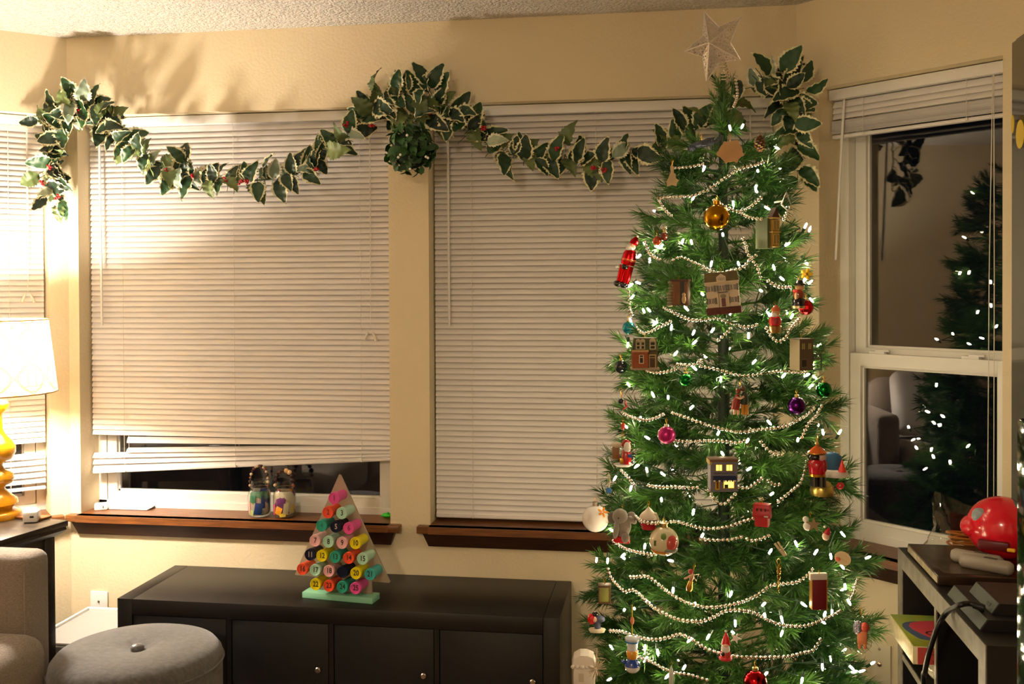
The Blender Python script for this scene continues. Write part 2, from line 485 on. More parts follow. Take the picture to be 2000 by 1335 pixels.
# shade: open drum with a trellis print
m = bpy.data.materials.new('lattice_shade'); m.use_nodes = True; nt = m.node_tree; nt.nodes.clear()
out = nt.nodes.new('ShaderNodeOutputMaterial')
uv = nt.nodes.new('ShaderNodeUVMap'); sep = nt.nodes.new('ShaderNodeSeparateXYZ'); nt.links.new(uv.outputs[0], sep.inputs[0])
def M_(op, a, b=None, c=None):
    n = nt.nodes.new('ShaderNodeMath'); n.operation = op
    for i, x in enumerate((a, b, c)):
        if x is None: continue
        if isinstance(x, (int, float)): n.inputs[i].default_value = x
        else: nt.links.new(x, n.inputs[i])
    return n.outputs[0]
def lattice(offx, offy):
    x = M_('SUBTRACT', M_('FRACT', M_('ADD', sep.outputs[0], offx)), .5); y = M_('SUBTRACT', M_('FRACT', M_('ADD', sep.outputs[1], offy)), .5)
    return M_('ABSOLUTE', x), M_('ABSOLUTE', y)
x0, y0 = lattice(0, 0); x1, y1 = lattice(.5, .5)
def line(d, wd): return M_('LESS_THAN', M_('ABSOLUTE', d), wd)
def ringd(x, y, r): return M_('SUBTRACT', M_('SQRT', M_('ADD', M_('MULTIPLY', x, x), M_('MULTIPLY', y, y))), r)
diag = line(M_('SUBTRACT', M_('ADD', x0, y0), .5), .030)
ring = line(ringd(x0, y0, .40), .022)
bar = M_('MULTIPLY', line(M_('SUBTRACT', x0, .12), .02), M_('LESS_THAN', y0, .24))
bar2 = M_('MULTIPLY', line(M_('SUBTRACT', y0, .24), .018), M_('LESS_THAN', x0, .3))
dot = M_('LESS_THAN', ringd(x1, y1, .055), 0)
pat = M_('MINIMUM', M_('ADD', M_('ADD', diag, ring), M_('ADD', M_('ADD', bar, bar2), dot)), 1)
mixc = nt.nodes.new('ShaderNodeMix'); mixc.data_type = 'RGBA'
nt.links.new(pat, mixc.inputs[0]); mixc.inputs[6].default_value = (.86, .84, .80, 1); mixc.inputs[7].default_value = (.80, .55, .16, 1)
df = nt.nodes.new('ShaderNodeBsdfDiffuse'); tl = nt.nodes.new('ShaderNodeBsdfTranslucent'); ms = nt.nodes.new('ShaderNodeMixShader')
nt.links.new(mixc.outputs[2], df.inputs[0]); nt.links.new(mixc.outputs[2], tl.inputs[0]); ms.inputs[0].default_value = .10
nt.links.new(df.outputs[0], ms.inputs[1]); nt.links.new(tl.outputs[0], ms.inputs[2]); nt.links.new(ms.outputs[0], out.inputs[0])
n = 64; vs = []; fs = []; uvs = []
for k in range(2):
    for i in range(n):
        an = 2 * PI * i / n; r_, z_ = ((rb, sb), (rt, st))[k]
        vs.append((r_ * math.cos(an), r_ * math.sin(an), z_))
for i in range(n):
    j = (i + 1) % n; fs.append((i, j, n + j, n + i)); uvs += [(i / n * 10, 0), ((i + 1) / n * 10, 0), ((i + 1) / n * 10, 2.2), (i / n * 10, 2.2)]
me = bpy.data.meshes.new('lamp_shade'); me.from_pydata(vs, [], fs)
ul = me.uv_layers.new(name='UVMap')
for i, q in enumerate(uvs): ul.data[i].uv = q
me.polygons.foreach_set('use_smooth', [True] * len(me.polygons)); me.materials.append(m)
sh = link('lamp_shade', me, lamp)
mb = MB(); mb.tube([(rb * math.cos(2 * PI * i / 48), rb * math.sin(2 * PI * i / 48), sb) for i in range(48)], .0022, 5, closed=True)
mb.tube([(rt * math.cos(2 * PI * i / 48), rt * math.sin(2 * PI * i / 48), st) for i in range(48)], .0022, 5, closed=True)
for k in range(3):
    an = 2 * PI * k / 3 + .5; mb.tube([(0, 0, st - .012), (rt * math.cos(an), rt * math.sin(an), st - .002)], .0015, 5)
mb.tube([(0, 0, zy(715)), (0, 0, st - .01)], .0015, 5)
mb.build('shade_trim', mat('shade_trim', '#c79a4a', .6), sh)
bz = zy(694)
MB().lathe([(.004, -.05), (.014, -.045), (.014, -.03), (.028, .0), (.03, .018), (.022, .036), (.0, .044)], 20, (0, 0, bz - .01)).build('bulb', mat('lamp_bulb', '#fff1d8', .4, emit=('#ffe6c0', 40)), lamp)
ld = bpy.data.lights.new('lamp_light', 'POINT'); ld.energy = LAMP_WATT; ld.color = (1, .885, .745); ld.shadow_soft_size = .05
lo = link('lamp_light', ld, lamp, (0, 0, bz + .005)); 
lamp.children[3].visible_shadow = True

# small white charger block on the table
p = onZ(62, 1018, TZ); 
e = thing('charger_block', 'small white charger block on the end table', 'charger', (p.x, p.y, TZ), (0, 0, R(20)))
MB().box((0, 0, .019), (.046, .046, .036), bevel=.006).build('charger_body', WHITEP, e)
MB().box((.006, -.0235, .02), (.012, .002, .006)).build('socket_slot', BLACK, e, smooth=0)
p = onZ(80, 1008, TZ)
tag(MB().box((0, 0, .004), (.11, .05, .008), bevel=.002).build('wooden_tray', WOOD, None, (p.x - .01, p.y - .03, TZ), (0, 0, trz)), 'small brown wooden strip beside the charger block', 'tray')

# ---- sofa along the left side
SX = -1.775
sofa = thing('sofa', 'grey brown tweed sofa beside the end table', 'sofa', (SX, 0, 0))
AY0, AY1, AZ = 2.545, 2.675, .722
def arm(y0, y1): 
    MB().box((-.44, (y0 + y1) / 2, (AZ + .07) / 2), (.88, y1 - y0, AZ - .07), bevel=.035).build('arm', TWEED, sofa, smooth=60)
arm(AY0, AY1); arm(.75, .88)
MB().box((-.44, 1.71, .20), (.85, 1.68, .22), bevel=.02).build('seat_base', TWEED, sofa)
MB().box((-.80, 1.71, .50), (.20, 1.66, .66), bevel=.05).build('backrest', TWEED, sofa, smooth=60)
for k in range(2):
    y0 = .885 + k * .83
    MB().box((-.31, y0 + .412, .425), (.80, .822, .205), bevel=.06).build('seat_cushion', TWEED, sofa, smooth=60)
    MB().box((-.64, y0 + .412, .68), (.17, .80, .40), bevel=.07).build('back_cushion', TWEED, sofa, smooth=60)
pip = MB(); z0 = AZ - .003
pip.tube([(-.012, AY0 + .012, .12), (-.010, AY0 + .010, z0 - .045), (-.022, AY0 + .022, z0 - .012), (-.06, AY0 + .012, z0 - .01), (-.8, AY0 + .012, z0 - .01)], .0022, 6)
pip.build('piping', mat('piping', '#8d8378', .9), sofa)
for x in (-.06, -.80):
    for y in (.82, 2.6): MB().lathe([(.018, 0), (.026, .09)], 12, (x, y, 0)).build('leg', TABLEDARK, sofa)
# pale cushion standing on the far seat
pl = MB().box((0, 0, 0), (.13, .42, .40), bevel=.06).build('cushion', mat('pale_cushion', '#c9c3bd', .9, bump=(200, .3, .002, 2)), None, (SX - .42, 2.25, .74), (0, R(-14), 0), 60)
tag(pl, 'pale grey square cushion leaning on the sofa backrest', 'cushion')

# ---- ottoman
OZ = .45
oc = onZ(268, 1262, OZ)
ott = thing('ottoman', 'round dark grey felt ottoman with a centre button', 'ottoman', (oc.x, oc.y, 0))
orad = 161 * 2.87 / F_PX
MB().lathe([(orad - .006, .02), (orad - .004, .06), (orad - .002, OZ - .075), (orad - .004, OZ - .07)], 64).build('ottoman_side', FELT, ott, smooth=60)
top = [(orad - .003, OZ - .07), (orad + .001, OZ - .05), (orad - .004, OZ - .026), (orad - .018, OZ - .008), (orad - .045, OZ + .002), (orad * .6, OZ + .008), (orad * .3, OZ + .006), (.05, OZ + .001), (.03, OZ - .006), (.018, OZ - .010), (.0, OZ - .011)]
MB().lathe(top, 64).build('ottoman_top', FELT, ott, smooth=70)
MB().tube([((orad + .0005) * math.cos(2 * PI * i / 64), (orad + .0005) * math.sin(2 * PI * i / 64), OZ - .045) for i in range(64)], .003, 6, closed=True).build('piping', FELT, ott)
MB().lathe([(.0, -.006), (.019, -.006), (.0195, .004), (.014, .010), (0, .0125)], 24, (0, 0, OZ - .004)).build('button', mat('button_satin', '#5b5957', .35, sheen=.3), ott, smooth=60)
for k in range(4): MB().lathe([(.016, 0), (.018, .025)], 12, (math.cos(k * PI / 2 + .7) * .17, math.sin(k * PI / 2 + .7) * .17, 0)).build('foot', BLACK, ott)

# ---- long low cabinet (four doors)
CZ = .44
c0 = onZ(229.5, 1167.5, CZ); c1 = onZ(1093, 1208, CZ)
CX0, CX1 = c0.x, c1.x; CY0 = (c0.y + c1.y) / 2; CY1 = DW - .012; CT = .052
crz = math.atan2(c1.y - c0.y, c1.x - c0.x)
cab = thing('cabinet', 'long low black brown cabinet under the two windows', 'cabinet', ((CX0 + CX1) / 2, (CY0 + CY1) / 2, 0))
cw, cdp = CX1 - CX0, CY1 - CY0
MB().box((0, 0, CZ - CT / 2), (cw - 2 * CT - .002, cdp, CT), bevel=.0012).build('top_panel', BLACKBROWN, cab)
MB().box((0, 0, CT / 2), (cw - 2 * CT, cdp - .002, CT)).build('bottom_panel', BLACKBROWN, cab, smooth=0)
for s in (-1, 1): MB().box((s * (cw / 2 - CT / 2), 0, CZ / 2), (CT, cdp, CZ), bevel=.0012).build('side_panel', BLACKBROWN, cab)
MB().box((0, cdp / 2 - .005, CZ / 2), (cw - 2 * CT, .008, CZ - 2 * CT)).build('back_panel', BLACKBROWN, cab, smooth=0)
cell = (cw - 2 * CT - 3 * .016) / 4
for k in range(3): MB().box((-cw / 2 + CT + (k + 1) * cell + k * .016 + .008, 0, CZ / 2), (.016, cdp - .003, CZ - 2 * CT)).build('divider', BLACKBROWN, cab, smooth=0)
for k in range(4):
    x = -cw / 2 + CT + k * (cell + .016) + cell / 2
    d = MB().box((0, 0, 0), (cell - .005, .016, CZ - 2 * CT - .005), bevel=.001).build('door', DOORBLACK, cab, (x, -cdp / 2 + .011, CZ / 2))
    kb = MB(); Mx = Matrix.Rotation(R(90), 4, 'X')
    kb.lathe([(.004, 0), (.004, .009), (.0085, .011), (.0095, .019), (.007, .022), (0, .022)], 20, M=Mx)
    kb.build('knob', STEEL, d, (cell / 2 - .032, -.008, .022))

# ---- advent calendar: frosted tree panel with 25 numbered cups
b0 = onZ(590, 1167, CZ); b1 = onZ(727, 1179.5, CZ)
arz = math.atan2(b1.y - b0.y, b1.x - b0.x); print('ARZ', math.degrees(arz), (b1-b0).length); arz = max(arz, R(-11)); BLn = (b1 - b0).length; BD = .062
bc = (b0 + b1) / 2 + Vector((-math.sin(arz), math.cos(arz), 0)) * (BD / 2)
adv = thing('advent_calendar', 'frosted tree shaped advent calendar with numbered coloured cups on the cabinet', 'advent calendar', (bc.x, bc.y, CZ), (0, 0, arz))
MINT = mat('mint_wood', '#8fd0ae', .5)
MB().box((0, 0, .010), (BLn, BD, .020), bevel=.0015).build('stand', MINT, adv)
ACR = mat('frosted_acrylic', '#d9c9ae', .4, trans=.55, ior=1.3, var=('#dcb8a4', 9, 2, (1, 1, 1), .45, .8))
ainv = (Matrix.Translation(adv.location) @ rotz(arz)).inverted()
def apt(px, py, yl):       # pixel -> panel plane (local y = yl)
    o = ainv @ CAM; d = ainv.to_3x3() @ ray(px, py); q = o + d * ((yl - o.y) / d.y); return q
YP = .012
ap_ = [apt(*q, YP) for q in ((664, 926), (762, 1137), (727, 1134), (727, 1166), (616, 1157), (616, 1125), (577, 1122))]
zl = (ap_[1].z + ap_[6].z) / 2
bx = [(ap_[0].x - .002, ap_[0].z), (ap_[0].x + .004, ap_[0].z - .003), (ap_[1].x, zl + .003), (ap_[1].x - .003, zl), (ap_[2].x, zl), (ap_[2].x, .02), (ap_[5].x, .02), (ap_[5].x, zl), (ap_[6].x + .002, zl), (ap_[6].x, zl + .003)]
MB().prism(bx, YP - .0035, YP + .0035).build('tree_panel', ACR, adv, smooth=30)
CUP = {'p': '#e2579f', 'c': '#ef5a36', 'm': '#b4dcc3', 't': '#35a48c', 'n': '#141a33', 'l': '#eeb9b9', 'y': '#ecd916', 'q': '#43a9a4'}
cols = 'pcmtnplmlynytcmcmlnyqyctp'
posn = [(413, 322), (360, 445), (480, 452), (305, 560), (428, 570), (540, 583), (248, 690), (363, 700), (482, 710), (598, 712), (205, 812), (307, 822), (422, 832), (540, 840), (660, 848), (137, 937), (250, 945), (368, 953), (487, 962), (603, 973), (725, 983), (252, 1070), (368, 1082), (485, 1092), (600, 1103)]
CL = .068
cmesh = {}
Mc = Matrix.Rotation(R(90), 4, 'X')
for i, (zx, zy_) in enumerate(posn):
    q = apt(560 + zx / 4.45, 900 + zy_ / 4.45, YP - CL)
    k = cols[i]; cm = mat('cup_' + k, CUP[k], .38, spec=.4)
    if k not in cmesh:
        tb = MB(); tb.lathe([(.0165, 0), (.0175, CL - .016)], 28, M=Mc); 
        ld_ = MB(); ld_.lathe([(.0186, CL - .018), (.0193, CL - .016), (.0193, CL - .001), (.0186, CL), (.0170, CL), (.0166, CL - .001), (.0162, CL - .004), (0, CL - .004)], 32, M=Mc)
        cmesh[k] = (tb.mesh('cup', cm), ld_.mesh('cup_lid', cm))
    cp = link('cup', cmesh[k][0], adv, (q.x, YP - .004, q.z))
    lid = link('cup_lid', cmesh[k][1], cp)
    numm = mat('number_dark', '#2a2522', .5)
    if i == 18: numm = mat('number_navy', '#0a0f22', .4)
    if i in (4, 10): numm = mat('number_pale', '#c9b59c', .5)
    if i == 3: numm = mat('number_teal', '#207e6c', .4)
    if i in (0, 1, 5): numm = mat('number_wine', '#7a2440', .45)
    link('number', letters(str(i + 1), .0245, numm, 'number', offset=.0004), cp, (0, -(CL - .004) - .0003, 0), (R(90), 0, 0), (.82, 1, 1))

# ---- mason jars on the sill
def jar(px, py, label, palette, fills, beads):
    p = onZ(px, py, ZS); s = (p - CAM).dot(CAM_M @ Vector((0, 0, -1))) / F_PX
    e = thing('mason_jar', label, 'jar', (p.x, p.y, ZS))
    k = s
    prof = [(0, 2), (17, 1), (20, 3), (22, 8), (22.5, 40), (21, 49), (17, 55), (15.8, 58), (16.6, 60), (15.8, 62), (16.6, 65), (16, 69), (16.3, 71)]
    inner = [(15, 70), (15, 57), (20, 48), (21.3, 40), (20.8, 8), (18, 4), (0, 4)]
    MB().lathe([(r * k, z * k) for r, z in prof + inner], 36, cap=False).build('jar_glass', JARGLASS, e, smooth=60)
    lm = bpy.data.materials.new('tissue_liner'); lm.use_nodes = True; t_ = lm.node_tree; bs = t_.nodes['Principled BSDF']; bs.inputs['Roughness'].default_value = .5
    vo = t_.nodes.new('ShaderNodeTexVoronoi'); vo.inputs['Scale'].default_value = 42; tcn = t_.nodes.new('ShaderNodeTexCoord'); t_.links.new(tcn.outputs['Object'], vo.inputs['Vector'])
    rp = t_.nodes.new('ShaderNodeValToRGB'); rp.color_ramp.interpolation = 'CONSTANT'; sx_ = t_.nodes.new('ShaderNodeSeparateColor'); t_.links.new(vo.outputs['Color'], sx_.inputs[0]); t_.links.new(sx_.outputs[0], rp.inputs[0]); t_.links.new(rp.outputs[0], bs.inputs['Base Color'])
    for q_, hx in enumerate(palette):
        el = rp.color_ramp.elements[q_] if q_ < 2 else rp.color_ramp.elements.new(q_ / len(palette)); el.position = q_ / len(palette); el.color = lin('#' + hx)
    MB().lathe([(0, 5), (17, 5), (20, 10), (20.3, 38), (19, 46), (16, 51)], 28, cap=False, M=Matrix.Scale(k, 4)).build('tissue_liner', lm, e, smooth=60)
    for (nm, c, d, col, rot) in fills:
        MB().box((0, 0, 0), [x * k for x in d], bevel=min(d) * k * .12).build(nm, mat('fill_' + col, '#' + col, .5, bump=(300, .5, .002, 2)), e, [c[0] * k, (-20.6 if c[1] < 0 else 0) * k * math.sqrt(max(.05, 1 - (c[0] / 21) ** 2)), c[2] * k], [R(rot[0]), R(rot[1]), math.asin(max(-1, min(1, c[0] / 21)))])
    N = len(beads)
    for i, (bcol, br) in enumerate(beads):
        t = PI * (i + .5) / N
        w_ = 22 if N > 12 else 21
        x = -math.cos(t) * (18 + 4 * math.sin(t)); z = 56 + math.sin(t) * (42 if N > 12 else 34)
        y = -3 + 4 * math.sin(t)
        MB().sph((x * k, y * k, z * k), br * k, 14, 8).build('bead', mat('bead_' + bcol, '#' + bcol, .45), e)
    MB().tube([(-math.cos(t) * (18 + 4 * math.sin(t)) * k, (-3 + 4 * math.sin(t)) * k, (56 + math.sin(t) * (42 if N > 12 else 34)) * k) for t in [PI * i / 20 for i in range(21)]], .0006, 5).build('handle_wire', STEEL, e)
    MB().tube([(16.8 * k * math.cos(a_), 16.8 * k * math.sin(a_), 57 * k) for a_ in [2 * PI * i / 28 for i in range(28)]], .0007, 5, closed=True).build('neck_wire', STEEL, e)
BD_ = 'd2b08a 3a2118 8a5138 e0c9a8 3a2118 6d3524 d9b68f e3d2b6 5b2d20 3a2118 e0c9a8 8a5138 d9c2a0 3a2118 d8b48c e2cba6 8a5138'.split()
jar(507, 1007, 'mason jar of green and blue tissue with a tall bead handle', 'b9c2b4 d8b8ac 4d8062 cfd0c4 24468a d9dcd2 8fa06a 3a4a86 cfc8ba'.split(), [
    ('tissue_piece', (-5, -12, 37), (13, 1, 14), '3f7a5a', (0, 4, 12)), ('tissue_piece', (6, -13, 18), (15, 1, 22), '1c3f86', (0, 8, -8)), ('tissue_piece', (14, -8, 28), (8, 1, 18), '33417e', (0, 0, 30)),
    ('tissue_piece', (-14, -8, 20), (8, 1, 24), 'd9a9a0', (0, -6, -30)), ('tissue_piece', (-8, -13, 10), (10, 1, 10), 'b9c27a', (0, 12, 0))],
    [(c, (2.6, 3.2, 2.4, 3.0)[i % 4]) for i, c in enumerate(BD_)])
jar(556, 1008, 'mason jar of purple and orange tissue with a low bead handle', 'cfc3a6 7c3a80 d8cdb4 d4566a e0a030 c9b894 8a4a86 d9d0bc e8c860'.split(), [
    ('tissue_piece', (-4, -13, 15), (13, 1, 15), 'f0a21e', (0, 20, 8)), ('tissue_piece', (1, -11, 34), (16, 1, 11), '7a2f7c', (0, -10, 0)), ('tissue_piece', (-15, -7, 16), (7, 1, 20), 'd8546c', (0, 0, -35)),
    ('tissue_piece', (10, -11, 20), (10, 1, 24), 'd8cba6', (0, 6, 20)), ('tissue_piece', (4, -13, 7), (12, 1, 7), 'e8d24a', (0, -8, 0))],
    [(c, r_) for c, r_ in zip('d9b68f 3a2118 2a1712 5b3a2c 3a2118 e0b98a e0b98a 3a2118 2a1712 8a5138'.split(), (3.4, 3.6, 4.6, 3.6, 4.2, 4.6, 4.8, 4.0, 5.2, 3.6))])

# papers, charger, green clip on the sill
p = onZ(250, 991, ZS)
pp = thing('paper_sheets', 'folded white paper sheets lying on the window sill', 'paper', (p.x, p.y, ZS), (0, 0, R(2)))
for k in range(3):
    MB().box((0, 0, 0), (.20 - .006 * k, .075, .0012)).build('sheet', mat('paper', (.80, .80, .79), .7), pp, (.006 * k, .003 * k, .003 + .0022 * k), (R(1 + k), R(-.6 * k), R(-2 + 2 * k)), 0)
p = onZ(196, 993, ZS)
e = thing('power_adapter', 'white power adapter in the corner of the window sill', 'charger', (p.x + .012, p.y - .012, ZS), (0, 0, R(25)))
MB().box((0, 0, .013), (.05, .035, .026), bevel=.006).build('adapter_body', WHITEP, e)
MB().box((.008, -.018, .013), (.003, .002, .009)).build('port', BLACK, e, smooth=0)
p = onZ(756, 1010, ZS)
e = thing('green_clip', 'bright green plastic frog shaped clip at the sill end', 'toy', (p.x, p.y, ZS))
GR = mat('green_plastic', '#2fbf2f', .4)
MB().sph((0, 0, .009), (.020, .013, .009), 14, 8).build('clip_body', GR, e)
for s in (-1, 1): MB().box((s * .016, -.006, .006), (.016, .006, .005), bevel=.002).build('clip_foot', GR, e, rot=(0, 0, R(20 * s)))
MB().sph((.006, -.006, .017), (.006, .006, .005), 10, 6).build('clip_knob', GR, e)

# ---- storage bin beside the cabinet
BZ = .285
bn = thing('storage_bin', 'clear storage bin with white lid beside the cabinet', 'storage bin', (-1.985, 3.245, 0))
LID = mat('clear_lid', '#d8d9d6', .35, trans=.35)
MB().box((0, 0, BZ - .014), (.30, .37, .014), bevel=.005).build('bin_lid', LID, bn)
mb = MB()
for (c, d) in (((0, .178, BZ - .004), (.30, .012, .012)), ((0, -.178, BZ - .004), (.30, .012, .012)), ((.144, 0, BZ - .004), (.012, .345, .012)), ((-.144, 0, BZ - .004), (.012, .345, .012))): mb.box(c, d, bevel=.003)
mb.build('lid_rim', WHITEP, bn)
mb = MB()
for (c, d) in (((0, .165, .16), (.27, .004, .22)), ((0, -.165, .16), (.27, .004, .22)), ((.135, 0, .16), (.004, .33, .22)), ((-.135, 0, .16), (.004, .33, .22)), ((0, 0, .052), (.27, .33, .004))): mb.box(c, d)
mb.build('bin_body', LID, bn, smooth=0)
tag(MB().box((0, 0, .025), (.31, .40, .048), bevel=.01).build('blue_tub', mat('blue_tub', '#0f6f96', .4), None, (-1.985, 3.225, 0)), 'flat blue tub under the clear storage bin', 'tub')
tag(MB().sph((0, 0, 0), (.09, .11, .05), 12, 8).build('paper_bundle', mat('bundle', '#cdbfa6', .8, bump=(40, 1, .02, 3)), None, (-1.98, 3.25, .11)), 'crumpled beige bundle inside the storage bin', 'paper')

# ---- wall plates
e = thing('outlet_plate', 'white wall plate above the storage bin', 'outlet', (onY(195, 1183, DW).x, DW, onY(195, 1183, DW).z))
MB().box((0, -.003, 0), (.070, .007, .115), bevel=.002).build('plate', WHITEP, e)
MB().lathe([(.004, 0), (.004, .003), (0, .0035)], 12, (0, 0, 0), Matrix.Translation((0, -.006, .020)) @ Mc).build('screw', STEEL, e)
MB().box((0, -.0075, -.012), (.02, .003, .006)).build('jack', BLACK, e, smooth=0)
q = RIGHT_O + Vector((math.cos(BA), -math.sin(BA), 0)) * .31
e = thing('coax_plate', 'cream coaxial wall plate beside the black shelf', 'outlet', (q.x, q.y, .28), (0, 0, -BA))
MB().box((0, -.003, 0), (.075, .007, .125), bevel=.002).build('plate', mat('cream_plate', (.70, .64, .48), .4), e)
for z, r_ in ((.044, .004), (-.004, .0075)): MB().lathe([(r_, 0), (r_, .004), (r_ * .5, .007), (0, .007)], 12, M=Matrix.Translation((0, -.006, z)) @ Mc).build('screw', STEEL, e)

# ---- black cube shelf on the right, front facing left
HZ = .757
s0 = onZ(1757, 1068, HZ); s1 = onZ(1925, 1260, HZ)
HX = (s0.x + s1.x) / 2; HY1, HY0 = s0.y, s1.y
HD = .36; HL = HY1 - HY0; ST = .046
shf = thing('cube_shelf', 'black two by two cube shelf with painted sheen on its front edges', 'shelf', (HX, (HY0 + HY1) / 2, 0))
SHB = mat('shelf_black', '#121010', .4); EDGE = mat('sheen_edge', '#6b665c', .45, bump=(80, .2, .001, 3), var=('#837c6e', 30, 3, (1, 1, 1)))  # grey reflection on the black front edges is put into the colour
MB().box((HD / 2, 0, HZ - ST / 2), (HD, HL, ST)).build('top_panel', SHB, shf, smooth=0)
MB().box((HD / 2, 0, ST / 2), (HD, HL, ST)).build('bottom_panel', SHB, shf, smooth=0)
for s in (-1, 1): MB().box((HD / 2, s * (HL / 2 - ST / 2), HZ / 2), (HD - .001, ST, HZ - 2 * ST)).build('side_panel', SHB, shf, smooth=0)
MB().box((HD / 2, 0, HZ / 2), (HD - .004, .016, HZ - 2 * ST)).build('divider', SHB, shf, smooth=0)
BZT = .481      # top of the middle boards
for s in (-1, 1): MB().box((HD / 2, s * (HL / 4 - ST / 4), BZT - .008), (HD - .004, HL / 2 - ST - .008, .016)).build('shelf_board', SHB, shf, smooth=0)
MB().box((HD - .004, 0, HZ / 2), (.006, HL - 2 * ST, HZ - 2 * ST)).build('back_panel', SHB, shf, smooth=0)
for (c, d) in (((-.001, 0, HZ - ST / 2), (.003, HL, ST)), ((-.001, 0, ST / 2), (.003, HL, ST)), ((-.001, HL / 2 - ST / 2, HZ / 2), (.003, ST, HZ - 2 * ST)), ((-.001, -HL / 2 + ST / 2, HZ / 2), (.003, ST, HZ - 2 * ST)), ((0, 0, HZ / 2), (.003, .016, HZ - 2 * ST)), ((0, HL / 4 - ST / 4, BZT - .008), (.003, HL / 2 - ST - .008, .016)), ((0, -HL / 4 + ST / 4, BZT - .008), (.003, HL / 2 - ST - .008, .016))):
    MB().box(c, d).build('front_edge', EDGE, shf, smooth=0)
# flat box of a game on top
fb = thing('flat_box', 'flat glossy brown box on top of the black shelf', 'box', (HX + .012, HY1 - .050, HZ))
MB().box((.115, -.15, .012), (.23, .30, .023), bevel=.002).build('box_body', mat('brown_box', '#2b1d14', .22, var=('#3a2a1c', 10, 4, (1, 1, 1))), fb)
MB().box((.115, -.15, .0240), (.19, .26, .0012)).build('box_picture', mat('box_print', '#3a2b1e', .25, var=('#5b4a35', 25, 5, (1, 1, 1), .45, .75)), fb, smooth=0)
MB().box((.19, -.07, .0248), (.05, .018, .0008)).build('box_sticker', mat('sticker_tan', '#b8924e', .4), fb, smooth=0)
MB().box((-.0005, -.15, .012), (.002, .29, .016)).build('spine', mat('spine_tan', '#8a7a5e', .3, var=('#c2b597', 40, 4, (1, 1, 1))), fb, smooth=0)
# clear bag of orange cord behind it
bgp = Vector((HX + .185, HY1 - .005, HZ))
bag = thing('plastic_bag', 'clear plastic bag of orange cord on the shelf top', 'bag', bgp)
mb = MB(); N = 22; Mh = 8; vs = []; fs = []
rr = random.Random(3)
for j in range(Mh):
    f = j / (Mh - 1)
    for i in range(N):
        a_ = 2 * PI * i / N; wv = 1 + .10 * math.sin(3 * a_ + 5 * f) + rr.uniform(-.05, .05)
        rx = (.115 - .01 * f) * wv; ry = (.042 * (1 - f) ** .7 + .008) * wv
        vs.append((rx * math.cos(a_) + .02 * f, ry * math.sin(a_), .002 + .125 * f + (.012 * math.cos(a_ * 2) - .02 * math.cos(a_)) * f))
for j in range(Mh - 1):
    for i in range(N): fs.append((j * N + i, j * N + (i + 1) % N, (j + 1) * N + (i + 1) % N, (j + 1) * N + i))
mb.add(vs, fs); mb.build('bag_film', BAGFILM, bag, smooth=80)
mb = MB(); pts = []
for i in range(150):
    t = i / 150 * 2 * PI * 9; pts.append((.085 * math.cos(t) * (.7 + .3 * math.sin(t * .31)) + .02, .035 * math.sin(t) * (.7 + .3 * math.cos(t * .23)), .010 + .035 * (i / 150) + .008 * math.sin(t * .7)))
mb.tube(pts, .0032, 6); mb.build('cord_coil', mat('orange_cord', '#b5712a', .6), bag)
# red toy with grey controllers
rt_ = onX(1960, 1062, HX + .20)
red = thing('red_toy', 'glossy red rounded plastic toy on the shelf top', 'toy', (HX + .205, 2.655, HZ + .0235), (0, 0, R(-25)))
RED = mat('red_plastic', '#d5182a', .2, coat=.5)
MB().sph((0, 0, .085), (.085, .075, .078), 32, 18).build('toy_shell', RED, red)
MB().sph((-.062, -.012, .083), (.035, .04, .03), 20, 12).build('toy_nose', RED, red)
MB().sph((-.046, -.047, .118), (.018, .010, .020), 16, 10).build('toy_eye', mat('eye_grey', '#8d9aa0', .3), red)
MB().box((-.01, -.072, .055), (.07, .02, .022), bevel=.004).build('toy_slot', mat('dark_red', '#5a0a12', .4), red, rot=(0, 0, R(0)))
MB().box((.03, -.080, .050), (.018, .012, .008), bevel=.002).build('toy_button', mat('yellow_plastic', '#e8b21e', .4), red)
MB().lathe([(.05, 0), (.06, .012)], 28).build('toy_base', mat('dark_red', '#5a0a12', .4), red)
GREYP = mat('grey_plastic', '#9a9083', .4)
for k in range(2):
    e = thing('grey_remote', ('grey rounded game controller against the flat brown box', 'grey rounded game controller in front of the red toy')[k], 'controller', tuple(onZ(1922, 1089, HZ + .0405) + Vector((-.020, -.010, 0)) + Vector((math.sin(R(55)), -math.cos(R(55)), 0)) * .034 * k + Vector((-math.cos(R(55)), -math.sin(R(55)), 0)) * .036 * k), (R(90), 0, R(55)), group='grey controllers on the shelf')
    MB().lathe([(0, -.062), (.012, -.06), (.017, -.052), (.017, .052), (.012, .06), (0, .062)], 20).build('controller_body', GREYP, e, smooth=60)
    MB().box((0, .016, .01), (.010, .004, .03), bevel=.001).build('controller_pad', mat('pad_dark', '#4a4642', .5), e)
